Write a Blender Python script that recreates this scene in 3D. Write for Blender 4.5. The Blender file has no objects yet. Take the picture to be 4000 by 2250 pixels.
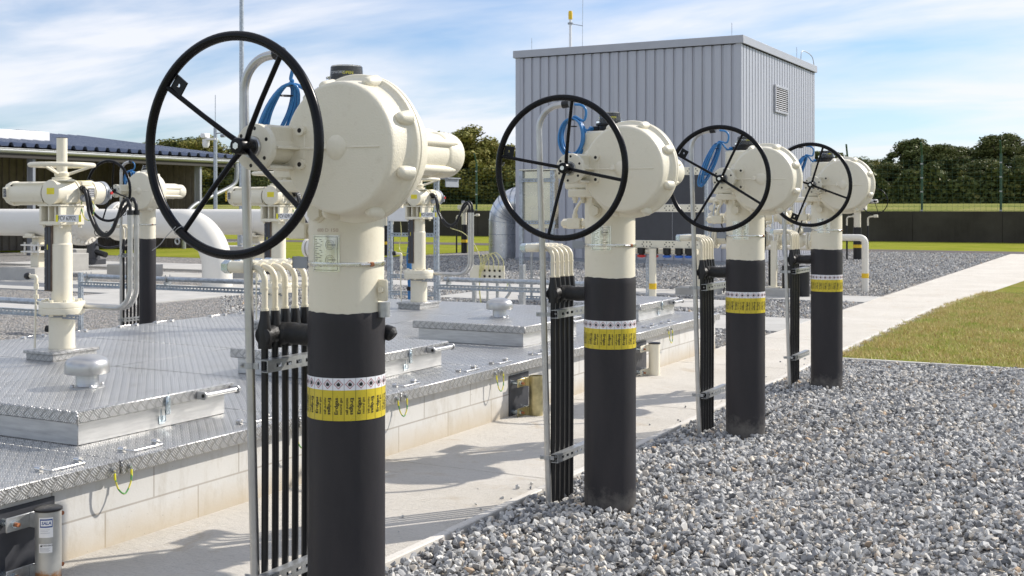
import bpy, bmesh, math, random
import numpy as np
from mathutils import Vector, Matrix
PI = math.pi
rnd = random.Random(7)
scene = bpy.context.scene
COL = scene.collection

# ------------------------------------------------------------------ mesh helpers
class MB:
    def __init__(self):
        self.v = []; self.f = []; self.m = []
    def add(self, vs, fs, mat=0):
        n = len(self.v)
        self.v += [tuple(p) for p in vs]
        self.f += [tuple(n + i for i in f) for f in fs]
        self.m += [mat] * len(fs)
        return self
    def box(self, a, b, bev=0.0, mat=0, M=None):
        x0, y0, z0 = a; x1, y1, z1 = b
        if x0 > x1: x0, x1 = x1, x0
        if y0 > y1: y0, y1 = y1, y0
        if z0 > z1: z0, z1 = z1, z0
        if bev <= 0:
            vs = [(x0,y0,z0),(x1,y0,z0),(x1,y1,z0),(x0,y1,z0),(x0,y0,z1),(x1,y0,z1),(x1,y1,z1),(x0,y1,z1)]
            fs = [(3,2,1,0),(4,5,6,7),(0,1,5,4),(1,2,6,5),(2,3,7,6),(3,0,4,7)]
        else:
            B = min(bev, (x1-x0)*.45, (y1-y0)*.45, (z1-z0)*.45)
            vs = []; ix = {}
            for sx in (0, 1):
                for sy in (0, 1):
                    for sz in (0, 1):
                        X = (x0, x1)[sx]; Y = (y0, y1)[sy]; Z = (z0, z1)[sz]
                        xi = X + (B if sx == 0 else -B); yi = Y + (B if sy == 0 else -B); zi = Z + (B if sz == 0 else -B)
                        for ax, p in enumerate(((X, yi, zi), (xi, Y, zi), (xi, yi, Z))):
                            ix[(sx, sy, sz, ax)] = len(vs); vs.append(p)
            fs = []
            for s in (0, 1):
                fs.append([ix[(s,a_,b_,0)] for a_, b_ in ((0,0),(1,0),(1,1),(0,1))])
                fs.append([ix[(a_,s,b_,1)] for a_, b_ in ((0,0),(1,0),(1,1),(0,1))])
                fs.append([ix[(a_,b_,s,2)] for a_, b_ in ((0,0),(1,0),(1,1),(0,1))])
            for p in (0, 1):
                for q in (0, 1):
                    fs.append([ix[(p,q,0,0)], ix[(p,q,1,0)], ix[(p,q,1,1)], ix[(p,q,0,1)]])
                    fs.append([ix[(p,0,q,0)], ix[(p,1,q,0)], ix[(p,1,q,2)], ix[(p,0,q,2)]])
                    fs.append([ix[(0,p,q,1)], ix[(1,p,q,1)], ix[(1,p,q,2)], ix[(0,p,q,2)]])
                    for r in (0, 1):
                        pass
            for sx in (0, 1):
                for sy in (0, 1):
                    for sz in (0, 1):
                        fs.append([ix[(sx,sy,sz,k)] for k in range(3)])
            c = Vector(((x0+x1)/2, (y0+y1)/2, (z0+z1)/2))
            out = []
            for f in fs:
                P = [Vector(vs[i]) for i in f]
                n = (P[1]-P[0]).cross(P[2]-P[0])
                m = sum(P, Vector()) / len(P)
                out.append(f if n.dot(m - c) > 0 else f[::-1])
            fs = out
        if M is not None: vs = [M @ Vector(p) for p in vs]
        return self.add(vs, fs, mat)
    def cyl(self, p0, p1, r0, r1=None, seg=24, caps=True, mat=0, phase=0.0):
        if r1 is None: r1 = r0
        return self.lathe([(r0, 0), (r1, (Vector(p1)-Vector(p0)).length)], p0, Vector(p1)-Vector(p0), seg, caps, mat, phase)
    def lathe(self, prof, o, axis, seg=32, caps=True, mat=0, phase=0.0):
        o = Vector(o); a = Vector(axis).normalized()
        u = a.orthogonal().normalized()
        if abs(a.z) > .9: u = Vector((1, 0, 0)); u = (u - a*u.dot(a)).normalized()
        else: u = (Vector((0, 0, 1)) - a*a.z).normalized()
        w = a.cross(u)
        vs = []; fs = []
        for r, h in prof:
            for k in range(seg):
                t = 2*PI*k/seg + phase
                vs.append(o + a*h + (u*math.cos(t) + w*math.sin(t))*r)
        for i in range(len(prof)-1):
            for k in range(seg):
                k2 = (k+1) % seg
                fs.append((i*seg+k, i*seg+k2, (i+1)*seg+k2, (i+1)*seg+k))
        if caps:
            if prof[0][0] > 1e-5: fs.append(tuple(reversed(range(seg))))
            if prof[-1][0] > 1e-5: fs.append(tuple((len(prof)-1)*seg + k for k in range(seg)))
        return self.add(vs, fs, mat)
    def tube(self, pts, r, seg=10, closed=False, caps=True, mat=0):
        pts = [Vector(p) for p in pts]; n = len(pts)
        R = r if isinstance(r, (list, tuple)) else [r]*n
        T = []
        for i in range(n):
            if closed: t = pts[(i+1) % n] - pts[i-1]
            else: t = pts[min(i+1, n-1)] - pts[max(i-1, 0)]
            T.append(t.normalized())
        u = T[0].orthogonal().normalized(); vs = []; fs = []
        for i in range(n):
            u = (u - T[i]*u.dot(T[i])).normalized(); w = T[i].cross(u)
            for k in range(seg):
                t = 2*PI*k/seg
                vs.append(pts[i] + (u*math.cos(t) + w*math.sin(t))*R[i])
        m = n if closed else n-1
        off = 0
        if closed:
            # match frame twist at the seam
            best = 1e9
            for s in range(seg):
                d = (vs[(n-1)*seg] - vs[s]).length
                if d < best: best = d; off = s
        for i in range(m):
            j = (i+1) % n
            o = off if (closed and j == 0) else 0
            for k in range(seg):
                k2 = (k+1) % seg
                fs.append((i*seg+k, i*seg+k2, j*seg+(k2+o) % seg, j*seg+(k+o) % seg))
        if caps and not closed:
            fs.append(tuple(reversed(range(seg)))); fs.append(tuple((n-1)*seg+k for k in range(seg)))
        return self.add(vs, fs, mat)
    def ball(self, c, r, seg=16, sc=(1,1,1), mat=0):
        n = seg//2; c = Vector(c); vs = [c + Vector((0,0,-r*sc[2]))]
        for i in range(1, n):
            p = -PI/2 + PI*i/n
            for k in range(seg):
                t = 2*PI*k/seg
                vs.append(c + Vector((r*sc[0]*math.cos(p)*math.cos(t), r*sc[1]*math.cos(p)*math.sin(t), r*sc[2]*math.sin(p))))
        vs.append(c + Vector((0,0,r*sc[2])))
        fs = [(0, 1+(k+1) % seg, 1+k) for k in range(seg)]
        for i in range(n-2):
            for k in range(seg):
                k2 = (k+1) % seg; a = 1+i*seg
                fs.append((a+k, a+k2, a+seg+k2, a+seg+k))
        L = len(vs)-1; a = 1+(n-2)*seg
        fs += [(a+k, a+(k+1) % seg, L) for k in range(seg)]
        return self.add(vs, fs, mat)
    def hexa(self, p, axis, r, h, mat=0):
        return self.cyl(p, Vector(p)+Vector(axis).normalized()*h, r, seg=6, mat=mat)
    def slotted(self, o, L, W, t, slot, gap, sw, ax=0, up=2, nrm=1, mat=0, flange=0.0, start=0.02):
        """slotted plate: length L on axis ax, width W on axis up, thickness t on axis nrm, with real slots; flange = lips making a channel"""
        o = list(o)
        def B(l0, l1, w0, w1, n0=0.0, n1=None):
            if n1 is None: n1 = t
            a = o[:]; b = o[:]
            a[ax] += l0; b[ax] += l1; a[up] += w0; b[up] += w1; a[nrm] += n0; b[nrm] += n1
            self.box(a, b, mat=mat)
        w0 = (W-sw)/2; w1 = w0+sw
        B(0, L, 0, w0); B(0, L, w1, W)
        p = 0.0; q = start
        while q + slot < L - .005:
            B(p, q, w0, w1); p = q+slot; q = p+gap
        B(p, L, w0, w1)
        if flange:
            s = 1 if flange > 0 else -1
            n0 = t if s > 0 else flange
            n1 = flange if s > 0 else 0
            B(0, L, 0, t, n0, n1); B(0, L, W-t, W, n0, n1)
        return self
    def build(self, name, mats, parent=None, sharp=38, loc=None):
        me = bpy.data.meshes.new(name)
        me.from_pydata([tuple(p) for p in self.v], [], self.f)
        if not isinstance(mats, (list, tuple)): mats = [mats]
        for m in mats: me.materials.append(m)
        me.polygons.foreach_set('material_index', self.m)
        me.polygons.foreach_set('use_smooth', [True]*len(me.polygons))
        me.update()
        me.set_sharp_from_angle(angle=math.radians(sharp))
        o = bpy.data.objects.new(name, me); COL.objects.link(o)
        if parent: o.parent = parent
        if loc is not None: o.location = loc
        return o

def smooth(pts, n=6, closed=False):
    P = [Vector(p) for p in pts]; out = []
    N = len(P); rng = N if closed else N-1
    for i in range(rng):
        p0 = P[(i-1) % N] if (closed or i > 0) else P[0]*2-P[1]
        p1 = P[i]; p2 = P[(i+1) % N]
        p3 = P[(i+2) % N] if (closed or i+2 < N) else P[-1]*2-P[-2]
        for k in range(n):
            t = k/n
            out.append(.5*((2*p1)+(p2-p0)*t+(2*p0-5*p1+4*p2-p3)*t*t+(3*p1-p0-3*p2+p3)*t**3))
    if not closed: out.append(P[-1])
    return out
def bend(path, r, n=8):
    """polyline with rounded corners of radius r"""
    P = [Vector(p) for p in path]; out = [P[0]]
    for i in range(1, len(P)-1):
        a = (P[i-1]-P[i]).normalized(); b = (P[i+1]-P[i]).normalized()
        ang = a.angle(b); d = r/math.tan(ang/2)
        c = P[i] + (a+b).normalized()*(r/math.sin(ang/2))
        s = P[i]+a*d; e = P[i]+b*d
        for k in range(n+1):
            t = k/n
            v = (s-c).normalized().slerp((e-c).normalized(), t)*r
            out.append(c+v)
    out.append(P[-1])
    return out

def tag(o, label=None, cat=None, group=None, kind=None):
    if label: o['label'] = label
    if cat: o['category'] = cat
    if group: o['group'] = group
    if kind: o['kind'] = kind
    return o
def empty(name, loc, rz=0.0):
    e = bpy.data.objects.new(name, None); e.empty_display_size = .2
    e.location = loc; e.rotation_euler.z = rz; COL.objects.link(e); return e
def kids(o): return [c for c in bpy.data.objects if c.parent == o]
def copy_tree(o, parent=None, skip=()):
    c = o.copy(); COL.objects.link(c)
    if parent is not None: c.parent = parent
    for ch in kids(o):
        if ch.name.split('.')[0] in skip: continue
        copy_tree(ch, c, skip)
    return c
def text_mesh(body, size, bold=0.0, align='CENTER', space=1.0):
    cu = bpy.data.curves.new('t', 'FONT'); cu.body = body; cu.size = size; cu.offset = bold*size
    cu.align_x = align; cu.align_y = 'CENTER'; cu.space_character = space; cu.resolution_u = 3
    o = bpy.data.objects.new('t', cu); COL.objects.link(o)
    dg = bpy.context.evaluated_depsgraph_get(); dg.update()
    e = o.evaluated_get(dg); me = e.to_mesh()
    vs = [tuple(v.co[:2]) for v in me.vertices]; fs = [tuple(p.vertices) for p in me.polygons]
    e.to_mesh_clear(); bpy.data.objects.remove(o); bpy.data.curves.remove(cu)
    return vs, fs

# ------------------------------------------------------------------ materials
def mat(name, base=(.5,.5,.5), rough=.5, metal=0.0, spec=None):
    m = bpy.data.materials.new(name); m.use_nodes = True
    b = m.node_tree.nodes['Principled BSDF']
    b.inputs['Base Color'].default_value = (*base, 1); b.inputs['Roughness'].default_value = rough
    b.inputs['Metallic'].default_value = metal
    if spec is not None: b.inputs['Specular IOR Level'].default_value = spec
    return m
class N:
    def __init__(self, m):
        self.t = m.node_tree; self.b = self.t.nodes.get('Principled BSDF')
    def n(self, typ, **kw):
        x = self.t.nodes.new(typ)
        for k, v in kw.items(): setattr(x, k, v)
        return x
    def l(self, a, b): self.t.links.new(a, b)
    def math(self, op, a, b=None, c=None):
        x = self.n('ShaderNodeMath', operation=op)
        for i, q in enumerate((a, b, c)):
            if q is None: continue
            if isinstance(q, (int, float)): x.inputs[i].default_value = q
            else: self.l(q, x.inputs[i])
        return x.outputs[0]
    def pos(self):
        return self.n('ShaderNodeNewGeometry').outputs['Position']
    def objco(self):
        return self.n('ShaderNodeTexCoord').outputs['Object']
    def mapping(self, v, scale=(1,1,1), rot=(0,0,0)):
        x = self.n('ShaderNodeMapping'); self.l(v, x.inputs[0])
        x.inputs['Scale'].default_value = scale; x.inputs['Rotation'].default_value = rot
        return x.outputs[0]
    def noise(self, v, scale, detail=4, rough=.55, dist=0):
        x = self.n('ShaderNodeTexNoise'); self.l(v, x.inputs['Vector'])
        x.inputs['Scale'].default_value = scale; x.inputs['Detail'].default_value = detail
        x.inputs['Roughness'].default_value = rough; x.inputs['Distortion'].default_value = dist
        return x.outputs['Fac']
    def ramp(self, f, stops, interp='LINEAR'):
        x = self.n('ShaderNodeValToRGB'); x.color_ramp.interpolation = interp
        e = x.color_ramp.elements
        while len(e) < len(stops): e.new(.5)
        for i, (p, c) in enumerate(stops):
            e[i].position = p; e[i].color = (*c, 1) if len(c) == 3 else c
        self.l(f, x.inputs[0]); return x.outputs[0]
    def mix(self, f, a, b, typ='MIX'):
        x = self.n('ShaderNodeMix', data_type='RGBA', blend_type=typ)
        for i, q in ((0, f), (6, a), (7, b)):
            if isinstance(q, (int, float)): x.inputs[i].default_value = q
            elif isinstance(q, tuple): x.inputs[i].default_value = (*q, 1)
            else: self.l(q, x.inputs[i])
        return x.outputs[2]
    def bump(self, h, strength=.3, dist=.01, chain=None):
        x = self.n('ShaderNodeBump'); self.l(h, x.inputs['Height'])
        x.inputs['Strength'].default_value = strength; x.inputs['Distance'].default_value = dist
        if chain is not None: self.l(chain, x.inputs['Normal'])
        return x.outputs[0]
    def color(self, c): self.l(c, self.b.inputs['Base Color'])
    def rough(self, c): self.l(c, self.b.inputs['Roughness'])
    def normal(self, c): self.l(c, self.b.inputs['Normal'])

def m_cream(name, base, base2, dirt=.5, peel=.25):
    m = mat(name, base, .38); n = N(m)
    p = n.pos()
    big = n.noise(p, 2.2, 5); fine = n.noise(p, 26, 5, .65)
    c = n.mix(big, base, base2)
    d = n.math('MULTIPLY', n.math('GREATER_THAN', fine, .665), dirt)
    c = n.mix(n.math('MULTIPLY', n.math('SMOOTH_MIN', n.math('MULTIPLY', n.math('SUBTRACT', fine, .57), 5), 1, .1), dirt*.35), c, (.42, .33, .2))
    n.color(c)
    n.rough(n.math('ADD', n.math('MULTIPLY', big, .2), .28))
    n.normal(n.bump(n.noise(p, 170, 3), peel, .0015, n.bump(n.noise(p, 30, 2), peel*.6, .002)))
    return m
M_CREAM = m_cream('cream_paint', (.80,.75,.61), (.75,.695,.545), .6)
M_CREAMW = m_cream('white_pipe_paint', (.78,.755,.69), (.71,.68,.61), .45)
M_CAST = m_cream('cast_cream_paint', (.80,.752,.615), (.755,.70,.555), .5, .8)

def simple(name, base, rough, metal=0, var=.12, scale=20, bump=.1, spec=None, bd=.001):
    m = mat(name, base, rough, metal, spec); n = N(m); p = n.pos()
    f = n.noise(p, scale, 5)
    dk = tuple(c*(1-var) for c in base); lt = tuple(min(1, c*(1+var)) for c in base)
    n.color(n.ramp(f, [(.3, dk), (.7, lt)]))
    n.rough(n.math('ADD', n.math('MULTIPLY', n.noise(p, scale*2.3, 3), .25), rough-.12))
    if bump: n.normal(n.bump(n.noise(p, scale*6, 3), bump, bd))
    return m
def m_sleeve():
    m = mat('black_sleeve_coating', (.03,.03,.033), .5); n = N(m); p = n.pos()
    v = n.noise(n.mapping(p, (1,1,.25)), 9, 5, .6)
    c = n.ramp(v, [(.3, (.021,.020,.023)), (.62, (.031,.028,.030)), (.8, (.044,.038,.037))])
    sp = n.n('ShaderNodeSeparateXYZ'); n.l(p, sp.inputs[0])
    dst = n.math('MULTIPLY', n.math('MAXIMUM', n.math('SUBTRACT', n.math('MULTIPLY', n.noise(p, 16, 6, .7), .34), n.math('ADD', sp.outputs[2], .04)), 0), 6)
    c = n.mix(n.math('MINIMUM', dst, .6), c, (.16,.15,.135))
    sc = n.noise(n.mapping(p, (1,1,4)), 30, 5, .8)
    c = n.mix(n.math('MULTIPLY', n.math('GREATER_THAN', sc, .70), .25), c, (.12,.11,.10))
    n.color(c)
    n.rough(n.ramp(v, [(.3, (.42,)*3), (.7, (.6,)*3)]))
    n.normal(n.bump(n.noise(p, 60, 4), .25, .002, n.bump(n.noise(n.mapping(p, (1,1,.3)), 5, 3), .5, .006)))
    return m
M_SLEEVE = m_sleeve()
M_TAR = simple('black_wrap', (.010,.010,.011), .5, 0, .3, 25, .5, bd=.004)
M_BLACK = simple('black_gloss_paint', (.003,.003,.004), .28, 0, .2, 15, .12, .22)
M_RUB = simple('black_rubber', (.007,.007,.008), .42, 0, .2, 15, .05)
M_ALU = simple('aluminium_tube', (.52,.515,.50), .36, .85, .1, 12, .1)
M_GALV = simple('galvanised_steel', (.42,.46,.50), .45, .65, .25, 22, .1)
M_GALVL = simple('bright_galvanised_steel', (.42,.43,.43), .42, .7, .2, 30, .1)
M_ZINC = simple('zinc_plated_nut', (.55,.62,.66), .25, .9, .15, 30, 0)
M_STEEL = simple('stainless_steel', (.66,.65,.63), .25, .95, .12, 30, .05)
M_RUST = simple('rusty_bolt', (.32,.12,.05), .7, .2, .4, 60, .4)
M_YCHROM = simple('yellow_chromate', (.46,.40,.22), .38, .75, .5, 9, .1)
M_BLUE = simple('blue_cable_sheath', (.04,.20,.46), .32, 0, .1, 20, 0)
M_YEL = simple('yellow_paint', (.80,.52,.02), .45, 0, .08, 20, .05)
M_LABY = simple('yellow_label', (.80,.72,.03), .4, 0, .05, 20, 0)
M_WHITE = simple('white_plastic', (.80,.80,.79), .4, 0, .04, 20, 0)
M_BANDW = simple('white_band_film', (.80,.80,.82), .3, 0, .03, 20, 0)
M_BANDY = simple('yellow_band_film', (.62,.49,.035), .3, 0, .08, 14, 0)
M_INK = mat('black_ink', (.015,.015,.015), .5)
M_REDINK = mat('red_ink', (.36,.03,.03), .5)
M_WINK = mat('white_ink', (.7,.7,.7), .5)
M_NAVY = mat('navy_ink', (.02,.07,.25), .5)
M_RED = simple('red_plastic', (.5,.02,.02), .4, 0, .1, 10, 0)
M_BLUEK = simple('blue_plastic', (.03,.13,.5), .4, 0, .1, 10, 0)
M_GREYP = simple('grey_plastic', (.28,.30,.33), .4, 0, .1, 10, 0)
M_DPANEL = simple('dark_panel', (.045,.047,.055), .45, 0, .08, 8, 0)
M_HOLE = mat('hole_dark', (.02,.018,.015), .8)
M_YG = None
def m_yg():
    m = mat('green_yellow_wire', (.6,.6,.05), .4); n = N(m)
    w = n.n('ShaderNodeTexWave'); w.wave_type = 'BANDS'; w.inputs['Scale'].default_value = 9
    n.l(n.mapping(n.pos(), (1,1,1), (.4,.7,.2)), w.inputs['Vector'])
    n.color(n.ramp(w.outputs['Fac'], [(.35, (.10,.30,.08)), (.45, (.66,.58,.10))], 'LINEAR'))
    return m
M_YG = m_yg()
M_YPALE = simple('pale_yellow_wire', (.62,.58,.26), .4, 0, .25, 30, 0)
def m_chequer(name='chequer_plate'):
    m = mat(name, (.74,.74,.74), .3, .85); n = N(m)
    g = n.n('ShaderNodeNewGeometry')
    sp = n.n('ShaderNodeSeparateXYZ'); n.l(g.outputs['Position'], sp.inputs[0])
    sn = n.n('ShaderNodeSeparateXYZ'); n.l(g.outputs['Normal'], sn.inputs[0])
    az = n.math('GREATER_THAN', n.math('ABSOLUTE', sn.outputs[2]), .7)
    ax = n.math('GREATER_THAN', n.math('ABSOLUTE', sn.outputs[0]), .7)
    def sel(f, a, b):  # f? a : b
        return n.math('ADD', n.math('MULTIPLY', f, a), n.math('MULTIPLY', n.math('SUBTRACT', 1, f), b))
    a = sel(ax, sp.outputs[1], sp.outputs[0])
    b = sel(az, sp.outputs[1], sp.outputs[2])
    a = sel(az, sp.outputs[0], a)
    k = 1/.045/math.sqrt(2)
    u = n.math('MULTIPLY', n.math('ADD', a, b), k); v = n.math('MULTIPLY', n.math('SUBTRACT', a, b), k)
    fu = n.math('FRACT', u); fv = n.math('FRACT', v)
    par = n.math('FLOORED_MODULO', n.math('ADD', n.math('FLOOR', u), n.math('FLOOR', v)), 2)
    def bars(along, across):
        st = n.math('ABSOLUTE', n.math('SINE', n.math('MULTIPLY', across, PI*4)))
        st = n.math('SMOOTH_MIN', n.math('MULTIPLY', n.math('MAXIMUM', n.math('SUBTRACT', st, .45), 0), 2.6), 1, .2)
        e = n.math('MULTIPLY', n.math('MULTIPLY', along, n.math('SUBTRACT', 1, along)), 9)
        e = n.math('MINIMUM', n.math('MAXIMUM', n.math('SUBTRACT', e, .7), 0), 1)
        return n.math('MULTIPLY', st, e)
    h = sel(par, bars(fu, fv), bars(fv, fu))
    big = n.noise(g.outputs['Position'], 1.7, 5)
    fine = n.noise(g.outputs['Position'], 40, 4)
    c = n.mix(big, (.36,.36,.36), (.50,.495,.475))
    c = n.mix(n.math('MULTIPLY', h, .85), c, (.80,.79,.77))  # raised bars lightened in colour, standing for the highlights they catch
    c = n.mix(n.math('MULTIPLY', n.math('GREATER_THAN', fine, .68), .25), c, (.4,.36,.3))
    du = n.noise(g.outputs['Position'], 3.4, 7, .72, .8)
    c = n.mix(n.ramp(du, [(.52, (0,0,0)), (.74, (.45,)*3)]), c, (.27,.25,.215))
    n.color(c)
    n.rough(n.math('ADD', n.math('MULTIPLY', big, .22), .27))
    n.normal(n.bump(h, 1.0, .012))
    return m
M_CHEQ = m_chequer()
def m_brushed():
    m = mat('brushed_aluminium', (.55,.55,.55), .36, .8); n = N(m); p = n.pos()
    f = n.noise(n.mapping(p, (1,1,9)), 6, 5)
    n.color(n.ramp(f, [(.3, (.42,.42,.42)), (.7, (.60,.60,.59))]))
    n.rough(n.ramp(f, [(.3, (.28,)*3), (.7, (.45,)*3)]))
    return m
M_BRUSH = m_brushed()
def m_concrete(name, c0, c1, scale=1, stain=(.42,.31,.17), broom=False, streak=False, st=.5):
    m = mat(name, c0, .85); n = N(m); p = n.pos()
    a = n.noise(p, 1.3*scale, 6, .6); b = n.noise(p, 60*scale, 4, .7)
    c = n.mix(n.ramp(a, [(.3, (0,0,0)), (.7, (1,1,1))]), c0, c1)
    c = n.mix(n.math('MULTIPLY', n.math('MAXIMUM', n.math('SUBTRACT', b, .5), 0), 1.6), c, tuple(q*.62 for q in c0))
    s = n.noise(n.mapping(p, (1,1,1)), 2.6*scale, 7, .7, .6)
    c = n.mix(n.math('MULTIPLY', n.ramp(s, [(.56, (0,0,0)), (.74, (1,1,1))]), st), c, stain)
    nb = n.bump(b, .35, .003)
    if broom:
        w = n.noise(n.mapping(p, (7.0, 70, 1), (0,0,.06)), 1.0, 6, .85)
        c = n.mix(n.math('MULTIPLY', n.math('MAXIMUM', n.math('SUBTRACT', .46, w), 0), 3.6), c, tuple(q*.42 for q in c0))
        nb = n.bump(w, 1.0, .012, nb)
    if streak:
        w = n.noise(n.mapping(p, (3, 3, .25)), 1.5, 5, .7)
        c = n.mix(n.ramp(w, [(.35, (0,0,0)), (.75, (.8,)*3)]), c, tuple(q*1.7 for q in c0))
    n.color(c); n.normal(nb)
    return m
M_CONC = m_concrete('concrete_path', (.60,.56,.49), (.71,.67,.60), broom=True, st=.5)
M_CONC2 = m_concrete('plain_concrete', (.42,.41,.385), (.54,.53,.50), scale=1.5, st=.2)
M_KERB = m_concrete('kerb_concrete', (.60,.57,.51), (.68,.65,.6), st=.25)
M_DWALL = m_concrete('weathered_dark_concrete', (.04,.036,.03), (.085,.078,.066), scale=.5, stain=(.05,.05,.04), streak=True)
def m_block():
    m = mat('concrete_block', (.6,.58,.54), .85); n = N(m)
    sp = n.n('ShaderNodeSeparateXYZ'); p = n.pos(); n.l(p, sp.inputs[0])
    cb = n.n('ShaderNodeCombineXYZ')
    n.l(n.math('ADD', sp.outputs[1], n.math('MULTIPLY', sp.outputs[0], 1.0)), cb.inputs[0]); n.l(n.math('ADD', sp.outputs[2], .03), cb.inputs[1])
    br = n.n('ShaderNodeTexBrick'); n.l(cb.outputs[0], br.inputs['Vector'])
    br.inputs['Scale'].default_value = 1; br.inputs['Brick Width'].default_value = .62; br.inputs['Row Height'].default_value = .20
    br.inputs['Mortar Size'].default_value = .0055; br.inputs['Mortar Smooth'].default_value = .3
    br.inputs['Color1'].default_value = (.53,.52,.49,1); br.inputs['Color2'].default_value = (.62,.61,.58,1); br.inputs['Mortar'].default_value = (.30,.27,.23,1)
    a = n.noise(p, 3, 6, .65); b = n.noise(p, 90, 3)
    c = n.mix(n.math('MULTIPLY', a, .45), br.outputs['Color'], (.70,.68,.64))
    st_ = n.noise(n.mapping(p, (1,1,.35)), 9, 6, .75)
    c = n.mix(n.ramp(st_, [(.5, (0,0,0)), (.75, (.55,)*3)]), c, (.38,.34,.27))
    low = n.math('MULTIPLY', n.math('MAXIMUM', n.math('SUBTRACT', n.math('ADD', .09, n.math('MULTIPLY', n.noise(p, 5, 5, .7), .12)), sp.outputs[2]), 0), 9)
    c = n.mix(n.math('MINIMUM', n.math('MULTIPLY', low, .45), .55), c, (.44,.34,.20))
    pit = n.math('GREATER_THAN', n.noise(p, 55, 2), .74)
    c = n.mix(n.math('MULTIPLY', pit, .6), c, (.2,.18,.15))
    n.color(c); n.normal(n.bump(b, .3, .002, n.bump(br.outputs['Fac'], -.6, .004)))
    return m
M_BLOCK = m_block()
def m_stone():
    m = mat('crushed_stone', (.4,.4,.4), .8); n = N(m)
    g = n.n('ShaderNodeNewGeometry')
    c = n.ramp(g.outputs['Random Per Island'], [(0, (.11,.113,.12)), (.2, (.235,.238,.245)), (.44, (.41,.408,.40)), (.66, (.55,.543,.52)), (.84, (.70,.675,.62)), (.92, (.64,.56,.45)), (.975, (.44,.425,.40)), (1.0, (.56,.37,.20))])
    f = n.noise(g.outputs['Position'], 90, 4, .7)
    c = n.mix(n.math('MULTIPLY', f, .5), c, n.mix(.5, c, (.62,.62,.60)))
    n.color(c); n.normal(n.bump(f, .4, .003))
    return m
M_STONE = m_stone()
def m_gravel():
    m = mat('gravel_sheet', (.3,.3,.3), .9); n = N(m); p = n.pos()
    v = n.n('ShaderNodeTexVoronoi'); n.l(p, v.inputs['Vector']); v.inputs['Scale'].default_value = 30
    s = n.n('ShaderNodeSeparateColor'); n.l(v.outputs['Color'], s.inputs[0])
    c = n.ramp(s.outputs[0], [(0, (.15,.15,.155)), (.3, (.27,.268,.265)), (.6, (.40,.39,.375)), (.82, (.54,.51,.46)), (1, (.50,.42,.32))])
    e = n.n('ShaderNodeTexVoronoi', feature='DISTANCE_TO_EDGE'); n.l(p, e.inputs['Vector']); e.inputs['Scale'].default_value = 30
    c = n.mix(n.math('MINIMUM', n.math('MULTIPLY', e.outputs[0], 8), 1), (.10,.10,.10), c)
    n.color(c); n.normal(n.bump(n.math('SUBTRACT', 1, v.outputs['Distance']), 1, .03))
    return m
M_GRAVEL = m_gravel()
def m_grass(name, a, b, c_, dry, scale=1.0):
    m = mat(name, a, .9); n = N(m); p = n.pos()
    f = n.noise(p, 1.1*scale, 6, .65); g = n.noise(p, 14*scale, 5, .7)
    c = n.ramp(f, [(.3, a), (.5, b), (.68, c_)])
    c = n.mix(n.ramp(g, [(.45, (0,0,0)), (.7, (.75,)*3)]), c, dry)
    n.color(c); n.normal(n.bump(n.noise(p, 45*scale, 4), .8, .04))
    return m
M_GRASS = m_grass('lawn_ground', (.17,.22,.04), (.24,.26,.055), (.30,.26,.09), (.28,.19,.085))
M_GRASSF = m_grass('far_grass', (.17,.215,.025), (.23,.26,.03), (.29,.285,.055), (.29,.25,.075), .5)
M_GRASSB = m_grass('bank_grass', (.13,.17,.04), (.20,.22,.06), (.30,.28,.11), (.33,.29,.14), .4)
def m_blade():
    m = mat('grass_blades', (.1,.2,.03), .6); n = N(m)
    g = n.n('ShaderNodeNewGeometry')
    c1 = n.ramp(g.outputs['Random Per Island'], [(0, (.19,.33,.045)), (.45, (.35,.46,.065)), (.72, (.56,.57,.14)), (.9, (.66,.60,.26)), (1, (.48,.35,.17))])
    f = n.noise(g.outputs['Position'], 1.7, 6, .8)
    c2 = n.ramp(g.outputs['Random Per Island'], [(0, (.60,.53,.19)), (.55, (.74,.62,.30)), (.82, (.58,.42,.21)), (1, (.32,.18,.09))])
    n.color(n.mix(n.ramp(f, [(.38, (0,0,0)), (.50, (.95,)*3)]), c1, c2))
    n.b.inputs['Subsurface Weight'].default_value = 0
    return m
M_BLADE = m_blade()
M_ASPH = simple('asphalt', (.13,.115,.11), .9, 0, .2, 8, .4, bd=.01)
def m_leaf(name, cs):
    m = mat(name, cs[0], .55); n = N(m)
    g = n.n('ShaderNodeNewGeometry'); oi = n.n('ShaderNodeObjectInfo')
    f = n.math('ADD', n.math('MULTIPLY', g.outputs['Random Per Island'], .6), n.math('MULTIPLY', n.noise(g.outputs['Position'], .45, 3), .55))
    c = n.ramp(f, [(.15, cs[0]), (.5, cs[1]), (.78, cs[2]), (.95, cs[3])])
    c = n.mix(n.math('MULTIPLY', oi.outputs['Random'], .45), c, cs[4])
    n.color(c)
    return m
M_LEAF = m_leaf('woodland_leaves', [(.045,.068,.022), (.08,.108,.032), (.14,.16,.045), (.21,.18,.055), (.12,.115,.04)])
M_LEAFY = m_leaf('autumn_leaves', [(.12,.14,.035), (.19,.20,.05), (.28,.25,.07), (.36,.26,.07), (.24,.22,.06)])
M_BARK = simple('bark', (.09,.07,.055), .9, 0, .3, 8, .5, bd=.02)
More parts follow.
